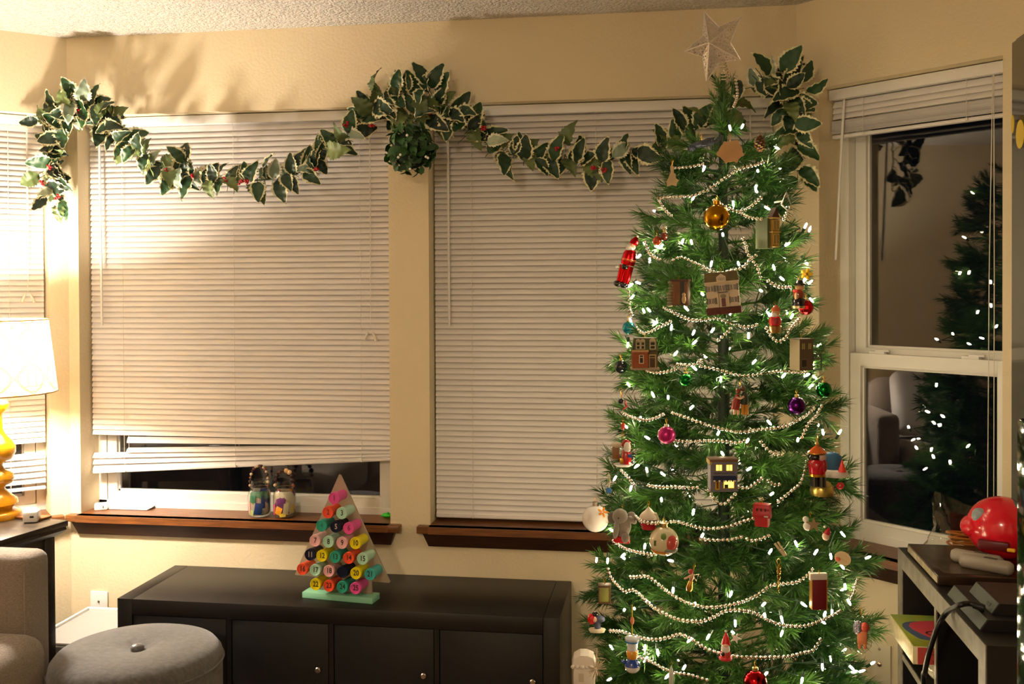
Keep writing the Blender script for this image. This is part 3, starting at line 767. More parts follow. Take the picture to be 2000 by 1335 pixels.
# two sloped consoles
CONS = mat('console_grey', '#4d524b', .5, bump=(200, .2, .001, 2))
for k, (x, y, z, L_) in enumerate(((HX + .014, 2.186, HZ, .245), (HX + .048, 2.222, HZ + .0235, .160))):
    e = thing('game_console', ('dark grey set top box with sloped front on shelf' if k == 0 else 'dark grey console stacked on the set top box'), 'console', (x, y, z))
    o_ = [(0, 0), (.225 - .05 * k, 0), (.225 - .05 * k, .0235), (.0155, .0235)]
    MB().prism(o_, 0, L_).build('console_body', BLACK, e, smooth=0)
    sl = Matrix.Translation((.0070, L_ / 2, .0122)) @ Matrix.Rotation(-math.atan2(.0235, .0155), 4, 'Y')
    MB().box((0, 0, 0), (.027, L_ - .006, .002), M=sl, bevel=.001).build('front_slope', CONS, e)
    if k == 1:
        MB().box((0, 0, 0), (.009, .020, .001), M=sl @ Matrix.Translation((-.002, -L_ / 2 + .040, .0012))).build('console_badge', mat('badge_dark', '#23261f', .4), e, smooth=0)
# black box and dark tray behind consoles
tag(MB().box((0, 0, .055), (.085, .18, .11), bevel=.004).build('black_box', mat('black_satin', '#141212', .3), None, (HX + .305, HY0 + .115, HZ)), 'black satin box behind the game consoles', 'box')
e = thing('cable', 'black cable arching over the shelf front', 'cable', (0, 0, 0))
cpts = [onZ(1913, 1184, HZ + .0315), onZ(1893, 1178, HZ + .034), onZ(1872, 1182, HZ + .030)]
cpts += [onX(x, y, HX - dx) for x, y, dx in ((1850, 1195, .012), (1835, 1216, .030), (1823, 1246, .042), (1813, 1280, .05), (1807, 1310, .04), (1804, 1345, .03))]
cpts += [Vector((HX - .02, cpts[-1].y, .2)), Vector((HX - .02, cpts[-1].y, .01))]
def smooth_pts(P, n=6):
    P = [Vector(p) for p in P]; out = []
    for i in range(len(P) - 1):
        a_, b_, c_, d_ = P[max(i - 1, 0)], P[i], P[i + 1], P[min(i + 2, len(P) - 1)]
        for k in range(n):
            t = k / n
            out.append(.5 * ((2 * b_) + (c_ - a_) * t + (2 * a_ - 5 * b_ + 4 * c_ - d_) * t * t + (3 * b_ - a_ - 3 * c_ + d_) * t ** 3))
    return out + [P[-1]]
MB().tube(smooth_pts(cpts), .006, 10).build('cable_sheath', mat('cable_black', '#100f10', .35), e, smooth=60)
MB().tube([cpts[0] + (cpts[0] - cpts[1]).normalized() * .010, cpts[0], cpts[0].lerp(cpts[1], .6)], [.0075, .0085, .0075], 10).build('plug', BLACK, e)
# board game box sticking out of the upper compartment
GZ = .600       # top of the game box
gb = thing('board_game_box', 'pink and green board game box jutting out of the shelf', 'box', (HX, 0, 0))
g_tl = onZ(1737, 1199, GZ); g_nl = onZ(1783, 1262, GZ)
gd = (g_nl - g_tl).normalized(); gl_ = (g_nl - g_tl).length
gperp = Vector((-gd.y, gd.x, 0))
if gperp.x < 0: gperp = -gperp
gb.location = (g_tl.x, g_tl.y, GZ); gb.rotation_euler = (0, 0, math.atan2(gperp.y, gperp.x))
GW, GH = .22, .043
gx = (gd.dot(gperp), 0)
sgn = -1
MB().box((GW / 2, sgn * gl_ / 2, -GH / 2), (GW, gl_, GH), bevel=.001).build('box_body', mat('game_cream', '#cfc29a', .35, var=('#b9ac86', 60, 3, (1, 1, 1), .45, .7)), gb)
mtop = mat('game_top', '#9a9a34', .3, var=('#7f9a4a', 30, 2, (1, 1, 1), .4, .7))
MB().box((GW / 2, sgn * gl_ / 2, .0006), (GW - .004, gl_ - .004, .0016)).build('box_art', mtop, gb, smooth=0)
o_ = []
for k in range(22):
    t = k / 22 * 2 * PI; o_.append((GW * .54 + GW * .40 * math.cos(t) * (1 + .12 * math.sin(3 * t)), sgn * gl_ * .5 + gl_ * .36 * math.sin(t) * (1 + .15 * math.cos(2 * t))))
o2 = [(GW * .26 + (x - GW * .54) * .52, sgn * gl_ * .52 + (y - sgn * gl_ * .5) * .95) for x, y in o_]
mb = MB(); mb.add([(x, y, .0012) for x, y in o2] + [(x, y, .0018) for x, y in o2], [tuple(range(22, 44))] + [(i, (i + 1) % 22, (i + 1) % 22 + 22, i + 22) for i in range(22)])
mb.build('blue_patch', mat('game_blue', '#4c5670', .35), gb, smooth=0)
mb = MB(); mb.add([(x, y, .0018) for x, y in o_] + [(x, y, .0024) for x, y in o_], [tuple(range(22, 44))] + [(i, (i + 1) % 22, (i + 1) % 22 + 22, i + 22) for i in range(22)])
mb.build('pink_patch', mat('game_pink', '#c2454e', .35), gb, smooth=0)
MB().box((GW * .30, sgn * gl_ - sgn * .0 - .0008, -GH / 2), (GW * .5, .0016, GH - .003)).build('pink_label', mat('game_pink2', '#c04a44', .4), gb, smooth=0)
INK = mat('dark_ink', '#2a1416', .5)
for k, tx in enumerate(('Celebrating', 'over 60 years', 'of sweet', 'family fun')):
    text(tx, .0105, INK, gb, (GW * .30, sgn * gl_ - .0018, -.0075 - .0093 * k), (R(90), 0, 0))
text('CA', .040, INK, gb, (GW * .36, sgn * gl_ * .60, .0030), (0, 0, R(20)))
tag(MB().sph((0, 0, 0), (.065, .085, (GZ - GH - BZT) / 2), 20, 12).build('wrapped_parcel', mat('shiny_wrap', '#b9b1a0', .15, .3, bump=(30, .8, .01, 3)), None, (HX + .075, 2.60, (BZT + GZ - GH) / 2), (0, 0, .15)), 'crumpled shiny silver wrapped parcel under the game box', 'parcel')

# ---- television on a floor stand and a tall gloss speaker at the right edge
tv = thing('television', 'large black flat television seen nearly edge on', 'television', (.0, 0, 0))
Ytv = 2.11
q0 = onY(1974.5, 76, Ytv); q1 = onY(1982, 990, Ytv)
tvx = q0.x; z0_, z1_ = q1.z, q0.z
tv.location = (tvx, Ytv, 0)
MB().box((.030, -.78, (z0_ + z1_) / 2), (.055, 1.56, z1_ - z0_), bevel=.012).build('tv_body', mat('tv_plastic', '#0a0a0b', .3), tv)
MB().box((-.0005, -.78, (z0_ + z1_) / 2 + .004), (.006, 1.53, z1_ - z0_ - .03), bevel=.002).build('screen', GLOSSBLACK, tv)
MB().box((.03, -.78, z0_ / 2), (.03, .10, z0_)).build('stand_post', BLACK, tv)
MB().box((.09, -.78, .01), (.15, .5, .02), bevel=.004).build('stand_base', BLACK, tv)
YEL = mat('yellow_oval', '#d2b414', .5)  # flat yellow ovals set on the screen
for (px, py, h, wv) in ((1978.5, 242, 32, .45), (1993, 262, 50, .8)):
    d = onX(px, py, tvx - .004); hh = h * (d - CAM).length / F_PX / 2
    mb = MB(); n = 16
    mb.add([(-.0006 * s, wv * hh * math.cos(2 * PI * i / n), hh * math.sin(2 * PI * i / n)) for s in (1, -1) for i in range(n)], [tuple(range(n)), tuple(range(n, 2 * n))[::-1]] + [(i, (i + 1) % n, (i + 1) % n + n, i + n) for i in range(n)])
    mb.build('yellow_oval', YEL, tv, (d.x - tvx - .0005, d.y - Ytv, d.z))
SPY = 1.45
sp = onY(1984, 815, SPY)
spk = thing('tower_speaker', 'tall gloss black tower speaker in front of television', 'speaker', (sp.x, SPY, 0))
MB().box((.085, -.13, sp.z / 2 + .01), (.17, .26, sp.z - .02), bevel=.006).build('speaker_cabinet', GLOSSBLACK, spk)
MB().box((.085, -.13, .01), (.19, .30, .02), bevel=.004).build('speaker_plinth', BLACK, spk)
for z in (.95, .75, .5): MB().lathe([(.075, 0), (.078, .004), (.07, .008), (.03, -.002), (0, .006)], 28, M=Matrix.Translation((.085, -.261, min(z, sp.z - .12))) @ Mc).build('driver', BLACK, spk)

# ---- fill dome added out of view on the ceiling to brighten the right side
dome = thing('added_fill_dome', 'round unseen fill dome added on the ceiling', 'lamp', (-.9, -1.3, CEILZ))
MB().lathe([(.17, 0), (.17, -.025), (.16, -.028)], 40).build('fill_rim', STEEL, dome)
MB().lathe([(.155, -.024), (.145, -.06), (.10, -.09), (.0, -.105)], 40).build('fill_glass', mat('fill_glass', '#fff3df', .5, emit=((1, .80, .58), FILL_STRENGTH)), dome, smooth=60)
# ================================================================ holly garland over the windows
def leaf_material(name, dark, light, rim, amount, veins='#9fae7c'):
    m = bpy.data.materials.new(name); m.use_nodes = True; nt = m.node_tree; b = nt.nodes['Principled BSDF']
    at = nt.nodes.new('ShaderNodeAttribute'); at.attribute_name = 'edge'
    tc = nt.nodes.new('ShaderNodeTexCoord'); oi = nt.nodes.new('ShaderNodeObjectInfo')
    n = nt.nodes.new('ShaderNodeTexNoise'); n.inputs['Scale'].default_value = 55; n.inputs['Detail'].default_value = 2
    va = nt.nodes.new('ShaderNodeVectorMath'); va.operation = 'ADD'
    nt.links.new(tc.outputs['Object'], va.inputs[0]); nt.links.new(oi.outputs['Random'], va.inputs[1]); nt.links.new(va.outputs[0], n.inputs['Vector'])
    ad = nt.nodes.new('ShaderNodeMath'); ad.operation = 'MULTIPLY_ADD'; nt.links.new(n.outputs['Fac'], ad.inputs[0]); ad.inputs[1].default_value = .55; nt.links.new(at.outputs['Fac'], ad.inputs[2])
    rp = nt.nodes.new('ShaderNodeValToRGB'); rp.color_ramp.interpolation = 'LINEAR'
    rp.color_ramp.elements[0].position = amount; rp.color_ramp.elements[1].position = amount + .05
    rp.color_ramp.elements[0].color = (0, 0, 0, 1); rp.color_ramp.elements[1].color = (1, 1, 1, 1)
    nt.links.new(ad.outputs[0], rp.inputs[0])
    g = nt.nodes.new('ShaderNodeMix'); g.data_type = 'RGBA'; g.inputs[6].default_value = lin(dark); g.inputs[7].default_value = lin(light); nt.links.new(oi.outputs['Random'], g.inputs[0])
    mx = nt.nodes.new('ShaderNodeMix'); mx.data_type = 'RGBA'; nt.links.new(rp.outputs[0], mx.inputs[0]); nt.links.new(g.outputs[2], mx.inputs[6]); mx.inputs[7].default_value = lin(rim)
    nt.links.new(mx.outputs[2], b.inputs['Base Color']); b.inputs['Roughness'].default_value = .5
    return m
VARI = leaf_material('variegated_leaf', '#12281a', '#264a24', '#d8d2a8', .90)
OLIVE = leaf_material('olive_leaf', '#4a5a30', '#71804a', '#b7b27c', 1.02)
PALE = leaf_material('silver_leaf', '#6f8470', '#a9b79c', '#e0dcc4', .80)
def leaf_mesh(name, m, L=.070, W=.052, curl=.25, fold=.35, teeth=7, seed=0):
    rr = random.Random(seed); nx, ny = 9, 40; vs = []; fs = []; ed = []
    for j in range(ny + 1):
        t = j / ny
        wd = W * .5 * (math.sin(PI * min(1, t * 1.02) ** .72) ** .85) * (1 if t < .98 else .3)
        tooth = ((t * teeth) % 1)
        wd2 = wd * (.90 + .28 * tooth * (1 if .05 < t < .97 else 0))
        for i in range(nx):
            s = i / (nx - 1) * 2 - 1
            x = s * (wd2 if abs(s) > .9 else wd)
            z = abs(x) * fold + curl * L * (t - .35) ** 2 * -1.2 + .0022 * math.sin(t * 23 + s * 2 + seed) * abs(s)
            vs.append((x, t * L + .006 * abs(s) * 0, z)); ed.append(max(abs(s) ** 1.6, 1 - 4.5 * (1 - t) if t > .78 else 0, 0))
    for j in range(ny):
        for i in range(nx - 1):
            a = j * nx + i; fs.append((a, a + 1, a + nx + 1, a + nx))
    # stalk
    o = len(vs)
    for k, (yy, r) in enumerate(((-.016, .0011), (.004, .0009))):
        for i in range(4): vs.append((r * math.cos(i * PI / 2), yy, r * math.sin(i * PI / 2) - .004 * (1 - k))); ed.append(0)
    for i in range(4): fs.append((o + i, o + (i + 1) % 4, o + 4 + (i + 1) % 4, o + 4 + i))
    me = bpy.data.meshes.new(name); me.from_pydata(vs, [], fs)
    at = me.attributes.new('edge', 'FLOAT', 'POINT'); at.data.foreach_set('value', ed)
    me.polygons.foreach_set('use_smooth', [True] * len(me.polygons)); me.materials.append(m); me.update()
    return me
LEAVES = [leaf_mesh('leaf', VARI, .074, .046, .5, .30, 9, 1), leaf_mesh('leaf', VARI, .066, .040, .8, .55, 8, 2), leaf_mesh('leaf', VARI, .078, .050, .3, .2, 9, 3), leaf_mesh('leaf', VARI, .062, .042, -.6, .4, 8, 4),
          leaf_mesh('leaf', OLIVE, .070, .044, .6, .25, 9, 5), leaf_mesh('leaf', OLIVE, .062, .042, .8, .45, 8, 6), leaf_mesh('leaf', PALE, .068, .044, .7, .4, 9, 7)]
kc = onY(803, 292, DW - .13); kr = 52 * 3.45 / F_PX      # mistletoe ball hanging below the middle cluster
gar = thing('holly_garland', 'artificial variegated holly garland draped along the window heads', 'garland', (0, DW, 0))
rl = random.Random(21)
def place_leaf(px, py, ang, Y, k=None, size=1.0):
    """ang: pointing direction in the wall plane (0 = right, 90 = up)."""
    if px > 1490: Y -= .09
    p = onY(px, py, Y)
    k = rl.choices(range(7), (5, 4, 5, 3, 3, 2, 2))[0] if k is None else k
    a = R(ang)
    y_ax = Vector((math.cos(a), -rl.uniform(-.25, .75), math.sin(a))).normalized()      # leaf length
    nrm = (Vector((rl.gauss(0, .45), -1, rl.gauss(.15, .45)))).normalized()
    x_ax = y_ax.cross(nrm).normalized(); z_ax = x_ax.cross(y_ax)
    M = Matrix((x_ax, y_ax, z_ax)).transposed()
    for f in (.025, .060, .090):          # no leaf runs through the ball
        dv = p + y_ax * f - kc
        if dv.length < kr * 1.02: p = p + dv.normalized() * (kr * 1.02 - dv.length)
    o = link('leaf', LEAVES[k], gar, p - Vector((0, DW, 0)), M.to_euler(), size * rl.uniform(1.05, 1.45))
    return o
def along(pts, n):
    P = [Vector((x, y, 0)) for x, y in pts]; P = smooth_pts(P, 8); L = [0]
    for i in range(1, len(P)): L.append(L[-1] + (P[i] - P[i - 1]).length)
    out = []
    for k in range(n):
        d = L[-1] * (k + .5) / n
        i = next(i for i in range(1, len(L)) if L[i] >= d); f = (d - L[i - 1]) / (L[i] - L[i - 1] + 1e-9)
        q = P[i - 1].lerp(P[i], f); t = P[i] - P[i - 1]; out.append((q.x, q.y, math.degrees(math.atan2(-t.y, t.x))))
    return out
GY = DW - .075
PATHS = [([(165, 205), (125, 240), (108, 290), (103, 340), (100, 385)], 34, 24),
         ([(95, 240), (140, 205), (190, 215), (225, 255)], 22, 20),
         ([(185, 225), (225, 265), (275, 305), (340, 335), (420, 352), (500, 352), (570, 342), (625, 315), (670, 270), (715, 225)], 78, 19),
         ([(715, 235), (745, 200), (800, 185), (850, 195), (885, 225)], 34, 30),
         ([(760, 215), (800, 230), (850, 235)], 12, 22),
         ([(880, 215), (925, 258), (980, 300), (1050, 305), (1130, 315), (1200, 308), (1270, 292), (1330, 258), (1390, 228), (1450, 195)], 66, 22),
         ([(1475, 175), (1515, 150), (1550, 175), (1540, 215)], 22, 24),
         ([(1530, 200), (1552, 245), (1556, 300), (1560, 355)], 18, 16)]
for pts, n, spread in PATHS:
    for (x, y, t) in along(pts, n):
        side = rl.choice((-1, 1)); out = t + side * rl.uniform(25, 105)
        off = rl.uniform(-.25, .6) * spread
        dx, dy = -math.sin(R(t)) * side * off, -math.cos(R(t)) * side * off
        place_leaf(x + dx - 8 * math.cos(R(out)), y + dy + 8 * math.sin(R(out)), out, GY - rl.uniform(-.02, .05))
for (x, y, a) in ((133, 200, 75), (150, 195, 110), (770, 175, 62), (790, 180, 80), (835, 165, 120), (840, 172, 60), (1505, 145, 130), (1525, 140, 50), (735, 180, 100), (1565, 160, 60), (1575, 180, 20), (90, 385, 250), (120, 390, 285), (118, 395, 265), (75, 340, 215), (75, 235, 190), (362, 315, 95), (360, 318, 125), (1010, 300, 80), (1105, 285, 75)):
    place_leaf(x, y, a, GY - .03)
vine = MB()
for pts, n, s in PATHS:
    P = smooth_pts([onY(x, y, GY + .01 - (.07 if x > 1500 else 0)) for x, y in pts], 6)
    vine.tube([p + Vector((rl.uniform(-.004, .004), rl.uniform(-.004, .004), rl.uniform(-.004, .004))) for p in P], .0026, 6)
    for k in range(len(P) // 3):
        p = P[k * 3]; q = p + Vector((rl.uniform(-.05, .05), rl.uniform(-.05, 0), rl.uniform(-.05, .05)))
        vine.tube([p, (p + q) / 2 + Vector((0, 0, .006)), q], .0012, 5)
vine.build('vine', mat('vine_green', '#4c5a2c', .6), gar, (0, -DW, 0))
BERRY = mat('red_berry', '#a8121c', .3)
for (x, y) in ((150, 218), (97, 327), (83, 357), (112, 384), (325, 333), (326, 344), (374, 344), (441, 350), (470, 355), (482, 355), (617, 329), (676, 243), (726, 243), (836, 220), (945, 251), (1087, 292), (1160, 330), (1296, 263), (1527, 188), (1180, 332)):
    mb = MB(); c = onY(x, y, GY - .05) - Vector((0, DW, 0))
    for k in range(5): mb.sph((rl.uniform(-.007, .007), rl.uniform(-.005, .005), rl.uniform(-.008, .008)), .0046, 10, 7)
    mb.tube([(0, 0, 0), (.004, .04, .004)], .0008, 5)
    mb.build('berry_cluster', BERRY, gar, c)

# ---- green kissing ball hanging in the middle
def small_leaf(name, m):
    vs = []; fs = []; ny = 8; nx = 5
    for j in range(ny + 1):
        t = j / ny; wd = .0105 * (math.sin(PI * t ** 1.25) ** .8 if 0 < t < 1 else 0) + .0006
        for i in range(nx):
            s = i / 2 - 1; vs.append((s * wd, t * .040, abs(s) * wd * .35 - .010 * t * t))
    for j in range(ny):
        for i in range(nx - 1): a = j * nx + i; fs.append((a, a + 1, a + nx + 1, a + nx))
    me = bpy.data.meshes.new(name); me.from_pydata(vs, [], fs); me.polygons.foreach_set('use_smooth', [True] * len(me.polygons)); me.materials.append(m); return me
DKG = leaf_material('mistletoe_leaf', '#14350f', '#2c5a1c', '#3b6a26', 1.6)
sl_ = small_leaf('leaf', DKG)
kc = onY(803, 292, DW - .13); kr = 52 * 3.45 / F_PX
ball = thing('mistletoe_ball', 'dark green leaf ball with white berries hanging between the windows', 'ornament', kc)
MB().sph((0, 0, 0), kr * .72, 20, 12).build('core', mat('core_green', '#0f250c', .8), ball)
for k in range(170):
    z = 1 - 2 * (k + .5) / 170; a = k * 2.39996; s = math.sqrt(1 - z * z)
    nrm = Vector((s * math.cos(a), s * math.sin(a), z))
    if nrm.y > .55: continue
    tg = nrm.cross(Vector((rl.uniform(-1, 1), rl.uniform(-1, 1), rl.uniform(-1, 1)))).normalized()
    y_ax = (tg + nrm * rl.uniform(.25, 1.1)).normalized(); x_ax = y_ax.cross(nrm).normalized(); z_ax = x_ax.cross(y_ax)
    link('leaf', sl_, ball, nrm * kr * rl.uniform(.66, .8), Matrix((x_ax, y_ax, z_ax)).transposed().to_euler(), rl.uniform(.85, 1.2))
for (x, y) in ((795, 264), (778, 307), (782, 302), (832, 306), (836, 308), (801, 330)):
    p = onY(x, y, kc.y - kr * 1.02) - kc
    MB().sph((0, 0, 0), .0046, 10, 8).build('white_berry', mat('white_berry', '#e9e3d6', .35), ball, p)
MB().tube([(0, 0, kr * .7), (0, .03, kr * 1.5)], .0015, 5).build('hanger', GOLD, ball)

# ================================================================ Christmas tree
TY = 2.80
tc_ = onY(1413, 640, TY); TX = tc_.x
KR = 1.045
RT = [(1.48 + (z_ - 1.48) * KR, r_ * KR) for z_, r_ in [(2.10, .012), (2.05, .025), (1.97, .055), (1.89, .120), (1.83, .165), (1.77, .195), (1.65, .220), (1.42, .252), (1.15, .296), (.88, .345), (.64, .392), (.48, .405), (.25, .42)]]
def renv(z):
    for (z0, r0), (z1, r1) in zip(RT, RT[1:]):
        if z >= z1: return r0 + (r1 - r0) * (z0 - z) / (z0 - z1) if z <= z0 else r0
    return RT[-1][1]
tree = thing('christmas_tree', 'slim green artificial Christmas tree in front of the windows', 'tree', (TX, TY, 0))
def needle_material(name, c0, c1):
    m = bpy.data.materials.new(name); m.use_nodes = True; nt = m.node_tree; b = nt.nodes['Principled BSDF']
    tc = nt.nodes.new('ShaderNodeTexCoord'); oi = nt.nodes.new('ShaderNodeObjectInfo'); n = nt.nodes.new('ShaderNodeTexNoise'); n.inputs['Scale'].default_value = 45
    nt.links.new(tc.outputs['Object'], n.inputs['Vector'])
    ad = nt.nodes.new('ShaderNodeMath'); ad.operation = 'MULTIPLY_ADD'; nt.links.new(oi.outputs['Random'], ad.inputs[0]); ad.inputs[1].default_value = .4; nt.links.new(n.outputs['Fac'], ad.inputs[2])
    rp = nt.nodes.new('ShaderNodeValToRGB'); rp.color_ramp.elements[0].color = lin(c0); rp.color_ramp.elements[1].color = lin(c1); rp.color_ramp.elements[0].position = .4; rp.color_ramp.elements[1].position = .95
    nt.links.new(ad.outputs[0], rp.inputs[0]); nt.links.new(rp.outputs[0], b.inputs['Base Color'])
    b.inputs['Roughness'].default_value = .33; b.inputs['Specular IOR Level'].default_value = .5
    return m
NEEDLE = needle_material('pvc_needles', '#123a14', '#4c7a30')
def needles_on(mb, rr, p0, p1, dens, ln, wd, taper_tip=True, curve=None):
    d = (p1 - p0); L = d.length; d.normalize()
    u = d.cross(Vector((0, 0, 1)));
    if u.length < .1: u = d.cross(Vector((1, 0, 0)))
    u.normalize(); v = d.cross(u)
    n = int(L * dens)
    for k in range(n):
        t = (k + rr.random()) / n
        a = rr.uniform(0, 2 * PI); an = R(rr.uniform(16, 40))
        if t > .9: an *= .6
        base = p0 + d * (L * t)
        side = u * math.cos(a) + v * math.sin(a)
        dirn = d * math.cos(an) + side * math.sin(an)
        l = ln * rr.uniform(.7, 1.1)
        wv = dirn.cross(Vector((rr.uniform(-1, 1), rr.uniform(-1, 1), rr.uniform(-1, 1)))).normalized() * (wd * .5)
        mid = base + dirn * (l * .55)
        tip = base + dirn * l + Vector((0, 0, -.05 * l)) + side * (.06 * l)
        o = len(mb.v)
        mb.v += [tuple(base + wv * .8), tuple(base - wv * .8), tuple(mid - wv), tuple(mid + wv), tuple(tip)]
        mb.f += [(o, o + 1, o + 2, o + 3), (o + 3, o + 2, o + 4)]
def branch_mesh(L, seed, name='branch'):
    rr = random.Random(seed); mb = MB()
    rise = rr.uniform(.16, .34)
    def pos(t): return Vector((L * t, .03 * L * math.sin(t * 5 + seed), L * rise * (1.5 * t - t * t)))
    N = 10
    stem = [pos(k / N) for k in range(N + 1)]
    mb.tube(stem, [.0034 - .0020 * k / N for k in range(N + 1)], 5)
    for k in range(N):
        t = k / N
        needles_on(mb, rr, stem[k], stem[k + 1], 110 if t < .3 else (420 if t < .5 else 950), .044, .0023)
    nt = max(3, int(L / .030))
    for k in range(nt):
        t = .36 + .56 * (k + rr.uniform(.1, .9)) / nt
        side = 1 if k % 2 else -1
        p = pos(t); an = R(rr.uniform(24, 50)) * side
        el = R(rr.gauss(2, 17))
        l = min(.13, .05 + (1 - t) * L * .5) * rr.uniform(.75, 1.2)
        d = Vector((math.cos(an) * math.cos(el), math.sin(an) * math.cos(el), math.sin(el)))
        q = p + d * l + Vector((0, 0, .008))
        mb.tube([p, q], [.0017, .0009], 4)
        needles_on(mb, rr, p + d * .008, q, 900, .044, .0023)
    me = bpy.data.meshes.new(name); me.from_pydata(mb.v, [], mb.f); me.materials.append(NEEDLE); me.update()
    return me
CLS = [.03, .05, .08, .12, .16, .20, .24, .28, .32, .36, .40]
BR = {c: [branch_mesh(c, int(c * 1000) + s) for s in range(3)] for c in CLS}
rt2 = random.Random(5)
zt = .27; lvl = 0; nb = 0
while zt < 1.93:
    Rz = renv(zt)
    n = int(round(4.0 + Rz * 12)) if zt < 1.85 else 6
    for k in range(n):
        az = 2 * PI * (k + (lvl % 2) * .5 + lvl * .17) / n + rt2.uniform(-.16, .16)
        z = zt + rt2.uniform(-.03, .03)
        L = max(.03, (renv(z + max(0, (z - 1.6) * .25)) - (.022 if z > 1.75 else .018)) * rt2.uniform(.74, 1.0))
        L = min(L, .372 if math.cos(az) > .45 else .385)      # clear of the shelf and the cabinet
        c = min(CLS, key=lambda q: abs(q - L))
        el = R(rt2.uniform(-10, 12)) if zt < 1.8 else R(rt2.uniform(-25, 5))
        o = link('branch', rt2.choice(BR[c]), tree, (.012 * math.cos(az), .012 * math.sin(az), z - .12 * L), (rt2.uniform(-.5, .5), el, az), L / c)
        nb += 1
    zt += .074 if zt < 1.2 else .064; lvl += 1
# leader and needles wrapped round the pole
mb = MB(); rr = random.Random(9)
mb.tube([(0, 0, 1.85), (.002, 0, 2.06)], [.008, .004], 8)
for k in range(7): needles_on(mb, rr, Vector((0, 0, 1.86 + k * .025)), Vector((.001, 0, 1.89 + k * .025)), 2600, .030, .002)
for k in range(10):
    a = k * 2.4; p = Vector((0, 0, 1.88 + .014 * k)); q = p + Vector((math.cos(a) * .030, math.sin(a) * .030, .075 - .003 * k))
    needles_on(mb, rr, p, q, 900, .03, .002)
me = bpy.data.meshes.new('leader'); me.from_pydata(mb.v, [], mb.f); me.materials.append(NEEDLE); link('leader', me, tree)
mb = MB()
for k in range(40): needles_on(mb, rr, Vector((0, 0, .3 + k * .04)), Vector((0, 0, .345 + k * .04)), 1700, .030, .002)
me = bpy.data.meshes.new('trunk_needles'); me.from_pydata(mb.v, [], mb.f); me.materials.append(NEEDLE); t_ = link('trunk_needles', me, tree); t_['kind'] = 'stuff'
MB().lathe([(.016, .02), (.016, 1.2), (.011, 1.9)], 14).build('pole', mat('pole_green', '#10260f', .5), tree)
for k in range(4):
    a = k * PI / 2 + .4
    MB().tube([(0, 0, .12), (.12 * math.cos(a), .12 * math.sin(a), .05), (.26 * math.cos(a), .26 * math.sin(a), .012)], .011, 8).build('stand_leg', BLACK, tree)

FWD = CAM_M @ Vector((0, 0, -1))
def on_tree(px, py, k=1.0, back=False):
    """first point of the pixel's ray inside the tree envelope, else the closest approach to the trunk"""
    d = ray(px, py); best = None; bd = 9
    t = 1.6
    while t < 3.6:
        p = CAM + d * t; r = math.hypot(p.x - TX, p.y - TY)
        if r < renv(p.z) * k: return p
        if r - renv(p.z) * k < bd: bd = r - renv(p.z) * k; best = p
        t += .005
    return best
def scale_at(p): return (p - CAM).dot(FWD) / F_PX

# ---- string of mini lights
BULBS = [(1425, 246), (1451, 244), (1376, 326), (1432, 394), (1354, 386), (1480, 333), (1477, 363), (1478, 374), (1495, 404), (1260, 477), (1288, 484), (1294, 478), (1332, 474), (1351, 475), (1251, 497), (1269, 511), (1412, 459), (1390, 511), (1249, 553), (1237, 577), (1258, 609), (1269, 607), (1343, 605), (1283, 630), (1373, 575), (1535, 479), (1443, 516), (1512, 525), (1525, 542), (1572, 509), (1580, 553), (1487, 568), (1499, 610), (1507, 616), (1462, 651), (1426, 613), (1545, 620), (1356, 646), (1359, 666), (1390, 647), (1322, 687), (1223, 716), (1359, 721), (1408, 736), (1229, 753), (1277, 774), (1305, 774), (1353, 793), (1251, 815), (1224, 834), (1267, 856), (1402, 847), (1311, 643), (1475, 704), (1581, 708), (1528, 736), (1572, 734), (1581, 756), (1500, 822), (1558, 860), (1461, 858), (1247, 907), (1264, 920), (1297, 927), (1203, 930), (1233, 949), (1292, 977), (1355, 995), (1412, 887), (1373, 1043), (1259, 1069), (1220, 1081), (1187, 1090), (1219, 1090), (1313, 1095), (1199, 1037), (1460, 917), (1506, 965), (1553, 1057), (1503, 1079), (1622, 1081), (1591, 1081), (1315, 1148), (1268, 1176), (1219, 1191), (1239, 1188), (1356, 1181), (1260, 1260), (1284, 1269), (1350, 1246), (1385, 1240), (1196, 1266), (1263, 1283), (1194, 1324), (1306, 1317), (1335, 1305), (1429, 1155), (1490, 1181), (1566, 1177), (1650, 1140), (1656, 1171), (1493, 1198), (1604, 1211), (1610, 1201), (1625, 1191), (1436, 1212), (1432, 1235), (1528, 1233), (1526, 1204), (1606, 1297), (1661, 1301), (1664, 1312), (1679, 1311), (1495, 1316), (1567, 1324)]
lights = thing('string_lights', 'string of warm white mini lights wound round the Christmas tree', 'string lights', (TX, TY, 0))
bm_ = MB().lathe([(.0018, -.002), (.0027, .002), (.0028, .008), (.0016, .0125), (0, .0145)], 8).mesh('bulb', mat('mini_bulb', '#fff0d0', .3, emit=((1, .80, .50), MINI_STRENGTH)))
sk_ = MB().lathe([(.0036, -.016), (.0038, -.002)], 8).mesh('bulb_socket', mat('socket_green', '#12351a', .5))
bp_ = []
for (x, y) in BULBS: bp_.append(on_tree(x, y, .97))
for k in range(85):
    z = rt2.uniform(.3, 1.85); a = rt2.uniform(R(-42), R(95)) if k < 65 else rt2.uniform(R(95), R(200)); r = min(renv(z), .385) * rt2.uniform(.8, 1.0)
    bp_.append(Vector((TX + r * math.cos(a), TY + r * math.sin(a), z)))
for p in bp_:
    q = p - Vector((TX, TY, 0)); a = math.atan2(q.y, q.x)
    rot = (0, R(rt2.choice((rt2.uniform(20, 75), rt2.uniform(110, 175)))), a + rt2.uniform(-1, 1))
    b_ = link('bulb', bm_, lights, q, rot); link('bulb_socket', sk_, b_)
